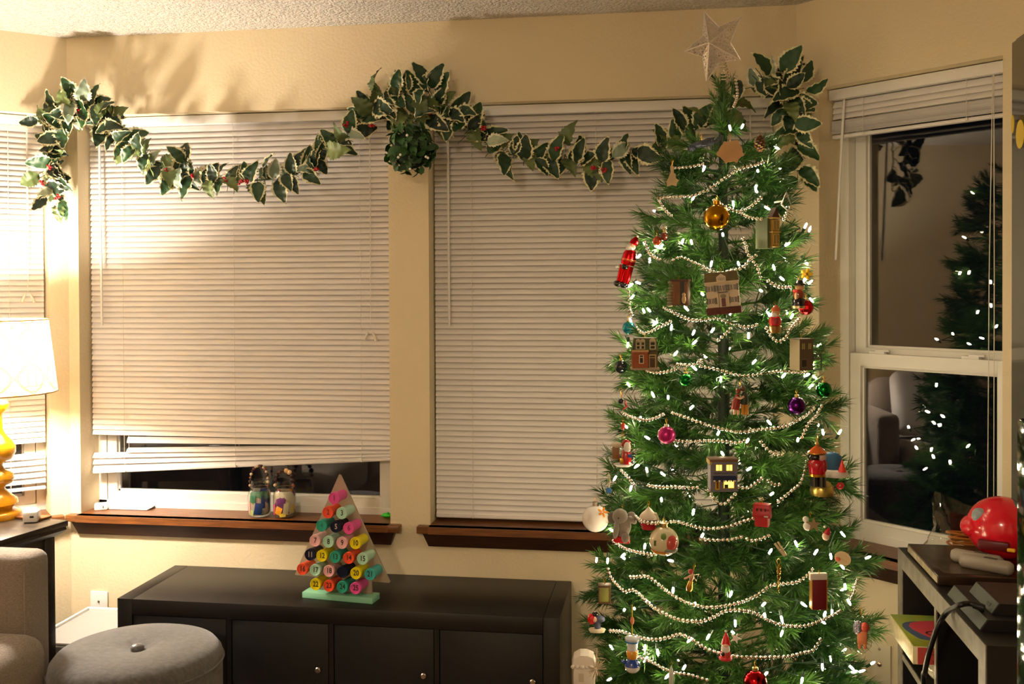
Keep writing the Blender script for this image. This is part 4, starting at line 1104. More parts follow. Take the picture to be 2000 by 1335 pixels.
# wire: from bulb to nearest bulb, tucked inwards
left = list(range(len(bp_))); cur = max(left, key=lambda i: bp_[i].z); mbw = MB(); left.remove(cur)
while left:
    nx_ = min(left, key=lambda i: (bp_[i] - bp_[cur]).length + 1.5 * abs(bp_[i].z - bp_[cur].z)); left.remove(nx_)
    if True:
        a_, b_ = bp_[cur] - Vector((TX, TY, 0)), bp_[nx_] - Vector((TX, TY, 0))
        a_ = Vector((a_.x * .95, a_.y * .95, a_.z)); b_ = Vector((b_.x * .95, b_.y * .95, b_.z)); m_ = (a_ + b_) / 2; m_ = Vector((m_.x * .8, m_.y * .8, m_.z - .015))
        mbw.tube([a_, (a_ + m_) / 2, m_, (m_ + b_) / 2, b_], .0016, 5)
    cur = nx_
mbw.build('wire', mat('wire_green', '#0d2b14', .5), lights)

# ---- silver bead garland, one strand per swag
SW = ["1436,150 1440,185 1433,208", "1320,328 1345,326 1375,320", "1382,372 1415,348 1445,330 1475,322 1505,312", "1285,387 1320,384 1355,382 1378,372", "1285,387 1298,408 1312,422", "1395,390 1420,405 1445,413 1470,400 1488,384",
      "1445,415 1465,425 1488,428", "1530,428 1537,414 1543,404", "1300,445 1302,468", "1260,472 1271,497 1291,508", "1316,508 1330,502 1352,511 1366,517 1388,529 1409,533 1427,528 1449,523 1466,505 1482,495", "1451,466 1456,478 1462,498 1478,520 1486,545", "1500,548 1520,560 1548,560",
      "1298,601 1323,614 1345,623 1370,625 1397,621 1424,630 1448,637 1468,637 1484,631", "1229,571 1230,598 1235,616", "1243,640 1255,650 1270,648 1285,640 1297,634 1314,625", "1427,640 1419,650 1402,665", "1264,724 1281,727 1299,726 1323,720", "1323,711 1343,713 1362,709 1375,698",
      "1369,715 1396,720 1419,726 1447,733 1474,732 1500,728 1525,724 1550,727 1580,726", "1496,640 1505,655 1520,667 1535,658 1545,640 1562,622", "1216,806 1241,816 1264,820 1285,814 1299,807", "1314,806 1343,816 1369,825 1394,833 1419,839 1447,843 1474,839 1504,837 1533,832 1554,822 1575,810 1592,795",
      "1604,793 1594,810 1579,826 1569,847 1563,860", "1318,860 1348,862 1381,860 1421,862 1441,864 1458,858", "1486,862 1499,877 1517,888 1534,886", "1214,918 1229,934 1240,949", "1267,948 1292,951 1321,950 1347,952 1370,951", "1384,957 1399,978 1414,984 1425,975 1440,960", "1442,951 1461,952 1480,940 1490,932",
      "1500,938 1512,946 1528,944", "1574,902 1570,925 1562,944 1545,958 1530,971 1515,982", "1242,1008 1254,1018 1275,1021 1300,1020 1321,1018 1347,1025 1372,1031 1399,1031 1425,1027 1450,1018 1471,1012", "1198,1056 1219,1069 1246,1078 1271,1082 1286,1081", "1368,1052 1393,1054 1425,1053 1448,1048", "1459,1052 1471,1055 1488,1051 1503,1044",
      "1232,1126 1245,1126 1264,1125 1280,1135 1304,1155 1325,1168 1345,1177 1367,1183 1394,1185 1429,1180 1454,1173 1482,1159 1503,1144 1532,1139 1556,1136 1577,1122 1589,1108", "1188,1111 1194,1128 1207,1143 1222,1155 1234,1151 1245,1156 1259,1170 1278,1187 1301,1199 1322,1208 1345,1212 1371,1212 1394,1204 1412,1194 1431,1190 1454,1192 1478,1198 1499,1210 1524,1219 1548,1222 1575,1221 1602,1212 1624,1202 1643,1190",
      "1192,1231 1215,1233 1234,1240 1259,1246 1281,1248 1306,1244 1329,1238 1352,1248 1373,1263 1398,1273 1431,1281 1470,1283 1503,1283 1540,1281 1569,1274 1589,1268 1606,1241", "1249,1283 1272,1292 1295,1304 1318,1313 1345,1317 1367,1323 1387,1330", "1674,1132 1666,1159 1659,1175"]
beads = thing('bead_garland', 'silver bead garland swagged across the Christmas tree', 'garland', (TX, TY, 0))
DRAPE = {(1242, 1008): .030, (1254, 1018): .056, (1275, 1021): .056, (1300, 1020): .004, (1465, 425): .035, (1488, 428): .060}   # where a strand lies over an ornament
for sw in SW:
    P = [tuple(float(c) for c in q.split(',')) for q in sw.split()]
    Q = smooth_pts([on_tree(x, y, 1.06) - ray(x, y) * DRAPE.get((int(x), int(y)), 0) for x, y in P], 10)
    # even spacing
    mb = MB(); acc = 0; last = Q[0]
    sp_ = .0108; pts = [Q[0]]
    for q in Q[1:]:
        d = (q - last); L_ = d.length
        while acc + L_ >= sp_:
            f = (sp_ - acc) / L_; last = last + d * f; pts.append(last); d = q - last; L_ = d.length; acc = 0
        acc += L_; last = q
    for p in pts: mb.sph(p - Vector((TX, TY, 0)), .0047, 8, 6)
    if len(pts) > 1: mb.tube([p - Vector((TX, TY, 0)) for p in pts], .0006, 4)
    s_ = mb.build('bead_strand', SILVER, beads, smooth=60); s_['kind'] = 'stuff'
# ================================================================ ornaments (sizes given in photograph pixels at the ornament's own distance)
def col(h, rough=.4, metal=0, **k): return mat('paint_%s_%g_%g' % (h, rough, metal), '#' + h, rough, metal, **k)
def gloss(h): return col(h, .15, 0, coat=.6)
def met(h, r=.22): return col(h, r, 1)
class Orn:
    def __init__(s, name, px, py, label, cat='ornament', k=1.03, yaw=0, roll=0, pitch=0, p=None):
        s.p = p or (on_tree(px, py, k + .03) - ray(px, py) * .022); s.s = scale_at(s.p)
        face = -math.atan2(s.p.x, s.p.y)
        s.e = thing(name, label, cat, s.p, (R(pitch), R(roll), face + R(yaw)))
    def v(s, q): return tuple(x * s.s for x in q)
    def box(s, nm, c, d, m, bevel=0, rot=(0, 0, 0), parent=None):
        return MB().box((0, 0, 0), s.v(d), bevel=bevel * s.s).build(nm, m, parent or s.e, s.v(c), [R(a) for a in rot], 40 if bevel else 0)
    def sph(s, nm, c, r, m, rot=(0, 0, 0), parent=None):
        r = r if hasattr(r, '__len__') else (r,) * 3
        return MB().sph((0, 0, 0), s.v(r), 24, 16).build(nm, m, parent or s.e, s.v(c), [R(a) for a in rot], 80)
    def lathe(s, nm, c, prof, m, rot=(0, 0, 0), n=28, sx=1, sy=1, smooth=50, parent=None):
        return MB().lathe([(r * s.s, z * s.s) for r, z in prof], n, sx=sx, sy=sy).build(nm, m, parent or s.e, s.v(c), [R(a) for a in rot], smooth)
    def prism(s, nm, out, y0, y1, m, parent=None):
        return MB().prism([(x * s.s, z * s.s) for x, z in out], y0 * s.s, y1 * s.s).build(nm, m, parent or s.e, smooth=30)
    def tube(s, nm, pts, r, m, parent=None, n=8):
        return MB().tube([s.v(q) for q in pts], r * s.s if not hasattr(r, '__len__') else [a * s.s for a in r], n).build(nm, m, parent or s.e, smooth=60)
    def hang(s, z, h=16, m=None, dx=3):
        return s.tube('hanger', [(0, 0, z), (dx * .6, 0, z + h * .6), (0, 2, z + h), (-dx * .6, 0, z + h * .6), (0, 0, z)], .55, m or GOLD, n=5)
def ball(px, py, r, m, label, capm=None, k=1.03, hang=12, facets=False):
    o = Orn('bauble', px, py, label, 'bauble', k)
    if facets: MB().sph((0, 0, 0), r * o.s, 10, 7).build('ball', m, o.e, smooth=0)
    else: o.sph('ball', (0, 0, 0), r, m)
    o.lathe('cap', (0, 0, r - 1), [(r * .26, 0), (r * .26, r * .26), (r * .2, r * .30), (0, r * .30)], capm or met('c9b27a', .3))
    o.hang(r * 1.25, hang)
    return o

o = ball(1400, 424, 26, met('b57f12', .2), 'large shiny gold bauble high on the tree', met('b57f12', .3))
ball(1228, 640, 12.5, col('1d8fa6', .25, .5), 'turquoise bauble at the tree edge')
ball(1340, 742, 13, met('0f6a22', .25), 'small green bauble under a bead swag near the pole', k=.9)
ball(1609, 761, 15.5, met('17702c', .18), 'shiny green bauble beside the purple bauble')
ball(1556, 792, 17.5, met('4b1560', .25), 'deep purple bauble with silver cap')
ball(1302, 849, 17.5, col('b3186e', .3, .4), 'magenta pink bauble with clear cap', met('d8d4cc', .2))
ball(1574, 600, 15, met('c01f22', .2), 'faceted red bauble beside the soldier ornament', facets=True)
ball(1475, 1330, 23, met('b3141d', .15), 'shiny red bauble low on the tree')
ball(1283, 470, 9, gloss('a8400f'), 'small amber glass bauble beside the red figure', k=1.0)
ball(1296, 462, 8, gloss('6b2410'), 'small dark amber bauble among the upper branches', k=1.0)
o = ball(1163, 1012, 26, col('d9d2cb', .38), 'frosted white bauble with orange lily', met('d8d4cc', .3))
for k in range(5):
    o.sph('lily_petal', (14 + 6 * math.cos(k * 1.26), -22 + 1.5 * abs(k - 2), 17 + 6 * math.sin(k * 1.26)), (5, 1.5, 2), col('e08a14', .5), rot=(0, -72 * k, 0))
o = ball(1297, 1056, 28.5, col('c8bd9a', .18, .0, coat=.6), 'glass bauble with red and green winter print')
o.sph('print_red', (12, -14, 0), (14, 16, 17), col('b5473f', .25)); o.sph('print_grey', (10, -12, -12), (17, 16, 9), col('77786a', .25))
o.sph('print_tree', (-1, -15, 12), (8, 13, 9), col('67803c', .25)); o.lathe('print_band', (0, 0, -17), [(24.5, -2.5), (25.6, 1.5)], col('c07c22', .25)); o.box('print_fir', (-17, -23.2, 1), (5, 1, 10), col('4c5d2c', .4))
o = ball(1213, 716, 13, gloss('101a1c'), 'black glass bauble behind the brick house', k=.98)
o = Orn('clear_drop', 1462, 884, 'clear glass drop ornament near the house with blue awning', k=1.0)
o.lathe('drop', (0, 0, 0), [(0, -14), (7, -9), (9, 0), (6, 9), (2, 13), (0, 14)], JARGLASS); o.hang(13, 8)

# wooden disc animal, pine cone, silver bird, wooden rabbit
TAN = mat('laser_wood', '#c69a63', .55, var=('#b98c58', 30, 4, (1, 6, 1)))
PLY = mat('birch_ply', '#c9b387', .6, var=('#bda57a', 30, 4, (1, 6, 1)))
o = Orn('wooden_cutout', 1427, 296, 'round tan wooden animal cutout near the tree top', roll=-4)
out = [(23 * math.cos(t), 20 * math.sin(t)) for t in [2 * PI * i / 28 for i in range(28)]]
for i, (f, g) in {4: (1.1, 1.25), 5: (1.05, 1.2), 9: (1.1, 1.2), 14: (1.2, 1.0), 15: (1.2, 1.0), 19: (1.1, 1.25), 23: (1.1, 1.3), 26: (1.25, 1.0)}.items(): out[i] = (out[i][0] * f, out[i][1] * g)
o.prism('cutout', out, -1.5, 1.5, TAN); o.hang(20, 22)
o = Orn('pine_cone', 1484, 280, 'brown pine cone with a frosted side', k=1.0)
o.lathe('cone_core', (0, 0, 0), [(2, -17), (8, -10), (10, -2), (8, 8), (3, 16), (0, 18)], col('3a2412', .6))
rr = random.Random(4)
for k in range(46):
    t = k / 46; a = k * 2.4; z = -15 + 30 * t; r = 9.5 * math.sin(PI * (t * .8 + .12))
    o.box('scale', (r * math.cos(a), r * math.sin(a), z), (5.5, 5, 1.6), col('7c5428' if k % 5 else 'a98952', .5), bevel=.5, rot=(0, -35, math.degrees(a)))
o.hang(17, 8)
o = Orn('glitter_bird', 1372, 281, 'dark silver glitter bird ornament', roll=-12)
GLIT = mat('silver_glitter', '#5a6070', .25, .9, bump=(500, 1, .004, 2))
o.sph('bird_body', (0, 0, 0), (24, 9, 7), GLIT, rot=(0, 4, 0)); o.sph('bird_head', (-22, 0, -4), (8, 6, 5.5), GLIT); o.lathe('beak', (-30, 0, -3), [(2, 0), (0, 9)], met('d8d4cc', .3), rot=(0, -80, 0))
o.prism('wing', [(-8, 2), (10, 8), (26, 6), (20, -2), (0, -4)], -10, -7, GLIT); o.prism('tail', [(18, -2), (38, 10), (42, 3), (24, -6)], -2, 2, GLIT); o.hang(7, 20)
o = Orn('wooden_rabbit', 1313, 348, 'pale wooden rabbit cutout with upright ears', k=1.06)
o.prism('rabbit', [(-10, -16), (-11, -6), (-7, 2), (-5, 8), (-3, 10), (-4, 22), (-1, 27), (3, 22), (3, 10), (6, 9), (7, 0), (13, -4), (9, -9), (8, -16), (0, -13)], -1.5, 1.5, PLY); o.hang(26, 14)
o = Orn('triangle_ornament', 1545, 412, 'white triangular paper frame among the right branches', k=1.0, roll=-8)
o.tube('frame', [(-16, 0, 16), (-4, 0, 38), (8, 0, -18), (-16, 0, 16)], 2.2, col('d9d6cc', .5)); o.box('cross_bar', (-20, 0, 22), (18, 2, 3), col('d9d6cc', .5))

# tall red father christmas
o = Orn('red_santa', 1226, 515, 'tall metallic red Santa ornament at the tree edge', k=1.06, roll=14, yaw=-15)
RM = met('c4161c', .25); SK = col('d9a98a', .5); WH = col('ddd8d0', .45); BK = gloss('0c0c0c'); 
o.lathe('coat', (0, 0, 0), [(13, -2), (14, 4), (13, 20), (9, 28), (0, 30)], RM); o.lathe('coat_trim', (0, 0, 0), [(14, 6), (14.8, 8), (14.2, 10)], met('d86a4a', .3))
o.sph('head', (0, -1, 36), (8, 8, 9), SK); o.sph('beard', (-2, -4, 31), (8, 6, 9), WH); o.lathe('hat', (2, 0, 40), [(9, 0), (8, 6), (3, 15), (0, 17)], RM, rot=(0, 12, 0)); o.sph('bobble', (6, 0, 56), 2.5, WH)
o.sph('glove', (-2, -8, -6), (7, 6, 6), BK)
for s in (-1, 1): o.lathe('leg', (s * 6 - 1, 0, -38), [(7, 0), (7.5, 12), (8, 34)], RM)
for s in (-1, 1): o.sph('boot', (s * 6 - 3, -3, -42), (9, 10, 6.5), BK)
o.sph('white_mitten', (-17, -4, -10), (5, 4, 4), WH)
# small figures
o = Orn('soldier_figure', 1560, 577, 'glass soldier figure in dark boots and red scarf', k=1.02)
o.lathe('base', (0, 0, -22), [(14, -3), (14, 2)], met('c8b890', .3)); o.lathe('boots', (0, 0, -20), [(12, 0), (13, 12), (9, 16)], gloss('14121a')); o.lathe('tunic', (0, 0, -6), [(9, 0), (11, 10), (6, 18)], gloss('8a3a20')); o.lathe('scarf', (-3, -2, 9), [(8, -3), (9, 0), (8, 3)], gloss('b52a20'))
o.sph('head', (2, -1, 16), (9, 8, 8), gloss('c89a6a')); o.lathe('hat', (2, 0, 21), [(12, -1), (12, 2), (7, 4), (6, 9), (0, 10)], gloss('1a1410')); o.sph('arm', (-4, -8, -2), (4, 4, 9), gloss('c9a078')); o.hang(30, 12)
o = Orn('yellow_flower', 1575, 535, 'small yellow flower ornament', k=1.02)
for k in range(5): o.sph('petal', (6 * math.cos(k * 1.256), -2, 6 * math.sin(k * 1.256)), (6, 2.5, 4), col('c9a516', .4), rot=(0, -72 * k, 0))
o.sph('flower_centre', (0, -4, 0), 3.2, col('9a6a10', .4))
o = Orn('basket_santa', 1514, 624, 'glass Santa in red jacket standing in a gold basket', k=1.03)
o.lathe('basket', (0, 0, -26), [(9, 0), (11, 5), (12, 13), (10, 15)], met('b58f5a', .3)); o.lathe('jacket', (0, 0, -12), [(10, 0), (12.5, 8), (10, 17), (6, 21)], gloss('c0141c')); o.sph('sack', (2, -10, -2), (5, 4, 6), gloss('8a1016'))
o.sph('head', (1, -1, 13), (8, 8, 8), gloss('d8a070')); o.lathe('hat', (1, 0, 17), [(9, 0), (8, 5), (3, 11), (0, 12)], gloss('c8643a')); o.sph('beard', (-1, -6, 9), (6, 4, 6), WH); o.hang(29, 8)
o = Orn('dancing_couple', 1446, 775, 'carved couple dancing in red dress and green jacket', k=.95)
o.lathe('dress', (-8, -2, -12), [(8, -12), (8, 0), (5, 12), (3, 18)], col('8e2a1c', .5), rot=(0, 10, 0)); o.sph('woman_head', (-4, -2, 12), (5, 5, 6), col('7a3a1c', .5)); 
for s in (-4, 3): o.lathe('woman_leg', (s - 7, -2, -34), [(2.4, 0), (2.6, 12)], SK)
o.lathe('jacket', (8, 0, -10), [(7, -4), (8, 4), (6, 16), (3, 20)], col('2b3322', .5)); o.sph('man_head', (5, 0, 17), (5, 5, 6), col('5a3c22', .5))
for s in (-3, 4): o.lathe('man_leg', (s + 8, 0, -34), [(3.2, 0), (3.8, 22)], col('b87c24', .5))
o.tube('arms', [(-8, -6, 0), (0, -8, -2), (7, -6, 2)], 2.2, SK); o.hang(22, 12)
o = Orn('soldier_ornament', 1596, 903, 'large red coated soldier ornament with conical gold hat', k=1.05)
o.lathe('hat', (0, 0, 20), [(17, -1), (17.5, 1), (9, 9), (2, 14), (0, 15)], gloss('c85a1c'), sx=1.05); o.lathe('hat_brim', (0, 0, 19), [(17.5, -1), (18.5, 1), (17, 2)], met('d89a3a', .3)); o.sph('finial', (0, 0, 37), 4, met('c9a060', .3))
o.sph('hair', (-3, 0, 11), (15, 13, 10), gloss('0a0a0c')); o.sph('face', (9, -5, 11), (8, 8, 9), col('b8968a', .4)); o.lathe('coat', (0, 0, -18), [(15, -5), (17, 8), (19, 16), (14, 24), (8, 26)], gloss('b00c20')); o.lathe('coat_hem', (0, 0, -23), [(15.5, -3), (16, 2)], met('c8932a', .3)); o.sph('sleeve', (13, -9, -4), (6, 6, 13), gloss('8e0a1a'))
for s in (-1, 1): o.lathe('leg', (s * 7 + 2, 0, -46), [(9, 0), (8, 14), (7, 22)], gloss('0b0b10'))
o.hang(40, 14)
o = Orn('snow_mitten', 1630, 906, 'blue and white snow scene ornament with red fir', k=.98)
o.lathe('night_sky', (-6, 2, 0), [(20, -16), (22, 0), (19, 16), (12, 22), (0, 24)], col('2b5878', .3), sy=.6); o.lathe('snow_rim', (-2, 0, -18), [(26, -6), (28, 0), (26, 6), (20, 8)], col('d8cfc4', .6), sy=.7)
o.lathe('red_fir', (14, -12, -12), [(8, 0), (5, 10), (1, 22), (0, 24)], col('d83a2a', .5))
o = Orn('snow_globe', 1217, 884, 'clear glass disc ornament with Santa figure inside', k=1.05)
o.lathe('globe_glass', (0, 0, 0), [(0, -29), (18, -26), (27, -10), (28, 2), (23, 18), (12, 27), (3, 30)], JARGLASS, sy=.55); o.lathe('snow_floor', (0, 0, -24), [(12, -3), (20, 2), (16, 4), (0, 5)], WH, sy=.5); o.box('cabin', (-14, 2, 0), (14, 6, 26), col('8c5a30', .5), bevel=1); o.sph('cabin_roof', (-12, 2, 15), (12, 5, 6), col('d8c9b0', .6))
o.lathe('robe', (6, -4, -20), [(9, 0), (10, 12), (8, 24), (5, 28)], gloss('b01a1c')); o.sph('beard', (8, -9, 12), (7, 4, 11), WH); o.sph('hood', (6, -3, 18), (9, 7, 9), gloss('b01a1c')); o.sph('face', (8, -8, 16), (5, 4, 4), SK); o.box('gift', (13, -10, -4), (8, 6, 6), col('1c4a8e', .3), bevel=.5); o.box('gift', (-2, -9, -14), (9, 6, 10), met('c89a3a', .3), bevel=.5); o.hang(29, 14)
o = Orn('plush_elephant', 1214, 1024, 'plush grey elephant ornament in red stocking', k=1.08, roll=4)
PLU = mat('grey_plush', '#8f8577', .95, sheen=.5, bump=(600, .6, .003, 2))
o.sph('body', (2, 0, -2), (17, 14, 24), PLU); o.sph('head', (-4, -5, 17), (15, 13, 15), PLU); o.sph('trunk', (-10, -14, -8), (6, 6, 17), PLU, rot=(0, 4, 0)); o.sph('ear', (-19, 0, 12), (9, 4, 12), mat('grey_plush_dark', '#6d6459', .95, sheen=.5)); o.sph('ear', (16, 2, 14), (10, 4, 13), PLU, rot=(0, 30, 0)); o.sph('foot', (9, -12, -22), (8, 7, 10), PLU); o.sph('arm', (20, -5, 12), (10, 6, 6), PLU, rot=(0, 35, 0)); o.box('stocking', (2, -1, -28), (32, 22, 12), col('c01416', .7), bevel=3); o.sph('eye', (-7, -17, 16), 1.6, BK); o.hang(32, 8)
o = Orn('cupcake', 1267, 1014, 'cupcake ornament with cream swirl and red case', k=1.03)
o.lathe('case', (0, 0, -18), [(13, 0), (17, 12), (17.5, 15)], col('a8101e', .5)); o.lathe('sponge', (0, 0, -3), [(17, -1), (18, 2), (17, 5)], col('3a1c10', .6)); o.lathe('cream', (0, 0, 2), [(17, 0), (18, 4), (14, 10), (9, 14), (5, 18), (0, 24)], col('d9c9b4', .5)); o.box('wafer', (16, -6, 4), (7, 4, 22), col('cdbf9c', .5), bevel=1, rot=(0, -22, 0)); o.hang(25, 14)
o = Orn('blue_button', 1189, 957, 'small blue button hung on a loop of ribbon', k=1.05)
o.lathe('button', (0, 0, 0), [(5.5, -2), (6, 0), (5, 2)], col('2f5e92', .4), rot=(90, 0, 0)); o.tube('ribbon', [(0, 0, 4), (2.5, 0, 16), (1.5, 0, 30), (0, 1, 34), (-1.5, 0, 30), (-1, 0, 16), (0, 0, 4)], .9, col('cfc5a0', .6))
o = Orn('fairy_figure', 1350, 1132, 'small pale fairy figure with gold skirt', k=1.0, roll=12)
o.sph('head', (-4, -1, 16), (5, 5, 5), col('a82a22', .5)); o.lathe('bodice', (0, 0, -2), [(3, 0), (5, 8), (3, 15)], met('c9a58c', .35)); o.lathe('skirt', (0, 0, -22), [(5, 0), (7, 6), (4, 20)], met('c29448', .3)); o.tube('arm', [(-2, -3, 10), (-9, -5, 4), (-14, -5, 0)], 1.8, SK); o.tube('wing', [(3, 2, 10), (12, 3, 14), (10, 3, 0), (3, 2, 8)], 1.4, met('d8c9b4', .3)); o.hang(20, 14)
o = Orn('small_santa', 1417, 1262, 'small Santa figurine with pointed red hat', k=1.06)
o.lathe('base', (0, 0, -22), [(12, -3), (13, 0), (11, 3)], col('c4303a', .35)); o.lathe('body', (0, 0, -20), [(10, 0), (10, 10), (7, 16)], gloss('b8382c')); o.sph('beard', (0, -5, -2), (8.5, 6, 10), WH); o.sph('face', (1, -7, 4), (5, 4, 4), SK); o.lathe('hat', (1, 0, 5), [(9, 0), (7, 8), (2, 22), (0, 24)], col('c8141a', .4)); o.sph('bobble', (1, 0, 30), 2.5, WH); o.sph('belt', (-5, -9, -12), (4, 3, 4), BK)
o = Orn('cap_figure', 1235, 1278, 'glazed blue and white ceramic figure in sailor hat', k=1.08)
o.lathe('hat_top', (0, 0, 30), [(11, -6), (14.5, -2), (14.5, 3), (9, 7), (0, 8)], gloss('b9c2c8')); o.lathe('hat_band', (0, 0, 26), [(11, -2), (14.8, 0), (14.5, 3)], gloss('2f6ea8')); o.lathe('hat_crown', (0, 0, 8), [(9, -2), (11, 16)], gloss('c9d0d4')); o.lathe('orange_head', (0, 0, 2), [(8, -10), (11, -6), (12, 0), (11, 6), (9, 8)], gloss('c98a24')); o.lathe('blue_jacket', (0, 0, -20), [(15, -1), (14, 5), (9, 12), (6, 14)], gloss('173f8e')); o.lathe('white_bottom', (0, 0, -28), [(0, -7), (9, -5), (14, 0), (15, 7)], gloss('d5d2d0')); o.lathe('arm', (-12, -3, -15), [(3, 0), (4, 6), (2, 11)], gloss('173f8e'), rot=(0, -70, 0)); o.tube('cord', [(0, 0, 37), (0, 0, 60), (0, 0, 98)], .9, col('d8b21e', .5)); o.sph('cord_bead', (0, 0, 67), (4, 4, 8), col('c97a5a', .4))
o = Orn('red_doghouse', 1489, 1003, 'red wooden toy kennel with gabled roof', k=1.05, yaw=-12)
RD = mat('red_painted_wood', '#b0121a', .45)
o.box('kennel_walls', (0, 0, -14), (25, 22, 18), RD); o.prism('kennel_roof', [(-17, -6), (17, -6), (15, 20), (-15, 20)], -9, 9, RD)
o.box('roof_board', (0, -11, 4), (33, 2, 11), RD, bevel=.4, rot=(-14, 0, 0)); o.box('roof_board', (0, -9.5, 15), (31, 2, 9), RD, bevel=.4, rot=(-14, 0, 0)); o.box('snow_strip', (10, -13.2, -2), (8, .8, 2.5), WH)
for x in (-8, 0, 8): o.box('drip', (x, -11.6, 10), (3, .8, 6), col('3a080a', .4))
o.hang(20, 12)
o = Orn('red_book', 1600, 1157, 'dark red book shaped ornament with gold edges', k=1.06, yaw=20)
o.box('cover', (0, 0, -4), (28, 4, 58), col('6b1018', .5), bevel=.6); o.box('pages', (-13, 6, -4), (4, 14, 56), mat('gilt', '#b88a3c', .35, .7)); o.box('gold_border', (14.5, -1, -4), (2, 4.4, 59), mat('gilt', '#b88a3c', .35, .7)); o.box('white_frame', (0, 6, 30), (34, 10, 14), col('cfcabc', .5), bevel=.8); o.hang(37, 10)
o = Orn('gingerbread_glass', 1682, 1238, 'clear glass figure ornament with gingerbread inside', k=1.0)
o.lathe('glass_shell', (0, 0, 0), [(0, -38), (9, -35), (19, -22), (20, -8), (15, 2), (19, 16), (15, 30), (6, 36), (0, 38)], JARGLASS, sy=.6, n=14); o.box('gingerbread_body', (2, 0, -6), (18, 6, 26), col('b0623c', .5), bevel=2); o.sph('gingerbread_head', (7, 0, 14), (8, 5, 10), col('a83a28', .5))
for s in (-1, 1): o.box('gingerbread_leg', (2 + s * 5, 0, -22), (6, 5, 12), col('b0623c', .5), bevel=1.5)
o.sph('tinsel', (-6, 1, 12), (9, 6, 14), mat('grey_tinsel', '#76707c', .3, .8, bump=(300, 1, .004, 2))); o.hang(38, 18)
o = Orn('gold_icicle', 1521, 1130, 'twisted gold glass icicle', k=1.03)
mb = MB(); 
for ph in (0, PI): mb.tube([o.v((2.6 * (1 - t) ** .5 * math.cos(t * 16 + ph), 2.6 * math.cos(t * 5) * 0 + 2.6 * math.sin(t * 16 + ph) * (1 - t) ** .5, 24 - 52 * t)) for t in [i / 40 for i in range(41)]], [2.6 * o.s * (1 - .75 * i / 40) for i in range(41)], 7)
mb.build('icicle', met('b89a4e', .25), o.e); o.tube('ribbon', [(0, 0, 24), (-4, 0, 36), (0, 0, 40), (4, 0, 36), (0, 0, 24)], .7, GOLD)
o = Orn('clothes_peg', 1525, 1072, 'pale wooden clothes peg clipped near a light', k=1.04, roll=55)
for s in (-1, 1): o.box('peg_half', (0, 0, s * 2.6), (30, 5, 3.6), PLY, bevel=.6, rot=(0, 3 * s, 0))
o.tube('spring', [(-1, -3, -5), (1, -3, 0), (-1, -3, 5)], .8, STEEL)
o = Orn('white_icicle', 1311, 1325, 'matte white glass icicle at the tree foot', k=1.05)
o.lathe('icicle', (0, 0, 0), [(0, -26), (4, -10), (5, 8), (3, 20), (0, 27)], col('b9b9ae', .4)); o.hang(26, 8)
o = Orn('white_star', 1437, 1246, 'small white paper star', k=1.04, roll=20)
o.prism('star', [((11 if i % 2 == 0 else 4.5) * math.sin(i * PI / 5), (11 if i % 2 == 0 else 4.5) * math.cos(i * PI / 5)) for i in range(10)], -1, 1, WH)
o = Orn('snowman_star', 1583, 1022, 'small snowman holding a brown star', k=1.05)
o.sph('snowman_body', (-6, 0, -5), (8, 7, 9), WH); o.sph('snowman_head', (-9, 0, 8), (6, 6, 6), WH); o.prism('star', [((15 if i % 2 == 0 else 6) * math.sin(i * PI / 5) + 6, (15 if i % 2 == 0 else 6) * math.cos(i * PI / 5)) for i in range(10)], -9, -7, col('8d7552', .6)); o.hang(14, 10)
o = Orn('tiny_santa', 1613, 1044, 'tiny Santa head ornament in a red cap', k=1.05)
o.sph('face', (0, 0, -3), (7, 6, 8), col('cfae98', .5)); o.lathe('cap', (2, 0, 2), [(7, 0), (5, 6), (1, 13), (0, 14)], col('a8161c', .5), rot=(0, 20, 0)); o.sph('bobble', (-2, 0, 16), 2.6, WH)
o = Orn('crown_ornament', 1605, 952, 'pale gold crown ornament behind the soldier', k=.95)
o.lathe('crown_band', (0, 0, -8), [(21, -6), (23, 4), (20, 12)], met('b7a458', .35)); o.sph('crown_dome', (0, 0, 4), (19, 17, 12), met('b7a458', .4))
o = Orn('red_jingle', 1637, 950, 'red bead with a steel jingle bell', k=1.0)
o.sph('red_bead', (4, 0, 2), (8, 6, 7), gloss('b01c1c'), rot=(0, -30, 0)); o.sph('bell', (-11, -2, -4), 6, met('8a8a84', .15))
o = Orn('wood_slice', 1646, 1090, 'pale oval wood slice ornament with red print', k=1.04, roll=25)
o.lathe('slice', (0, 0, 0), [(13, -1.5), (13, 1.5)], PLY, rot=(80, 0, 0), sx=1.2); o.sph('print', (-8, -3, -5), (5, 1.5, 4), col('c05a3a', .5))
o = Orn('green_lantern', 1181, 1158, 'olive green lantern box ornament at the left edge', k=1.0)
o.box('lantern_body', (0, 0, 0), (22, 18, 30), col('76763a', .4), bevel=.6); o.box('lantern_roof', (0, 0, 16), (26, 22, 4), col('4a3018', .5), bevel=.6)
for s in (-1, 1): o.box('lantern_post', (s * 11, -9, 0), (2, 2, 30), col('5a3a1c', .5))
o.box('lantern_floor', (0, 0, -16), (25, 21, 3), col('4a3018', .5)); o.hang(18, 14)
o = Orn('skating_figure', 1162, 1212, 'red hooded figure on a white rocking base', k=1.04)
o.sph('hood', (-6, 0, 4), (9, 8, 11), gloss('b8161c')); o.sph('face', (0, -4, 4), (5, 5, 5), SK); o.sph('blue_coat', (8, 0, 4), (12, 8, 7), col('4a5268', .5)); o.lathe('rocker', (4, 0, -18), [(14, -4), (17, 2), (15, 4)], col('c9bfa4', .4), sy=.4); o.sph('black_cap', (0, 0, 13), (7, 6, 5), BK); o.lathe('legs', (5, 0, -17), [(6, 0), (6, 10), (8, 20)], col('4a5268', .5))
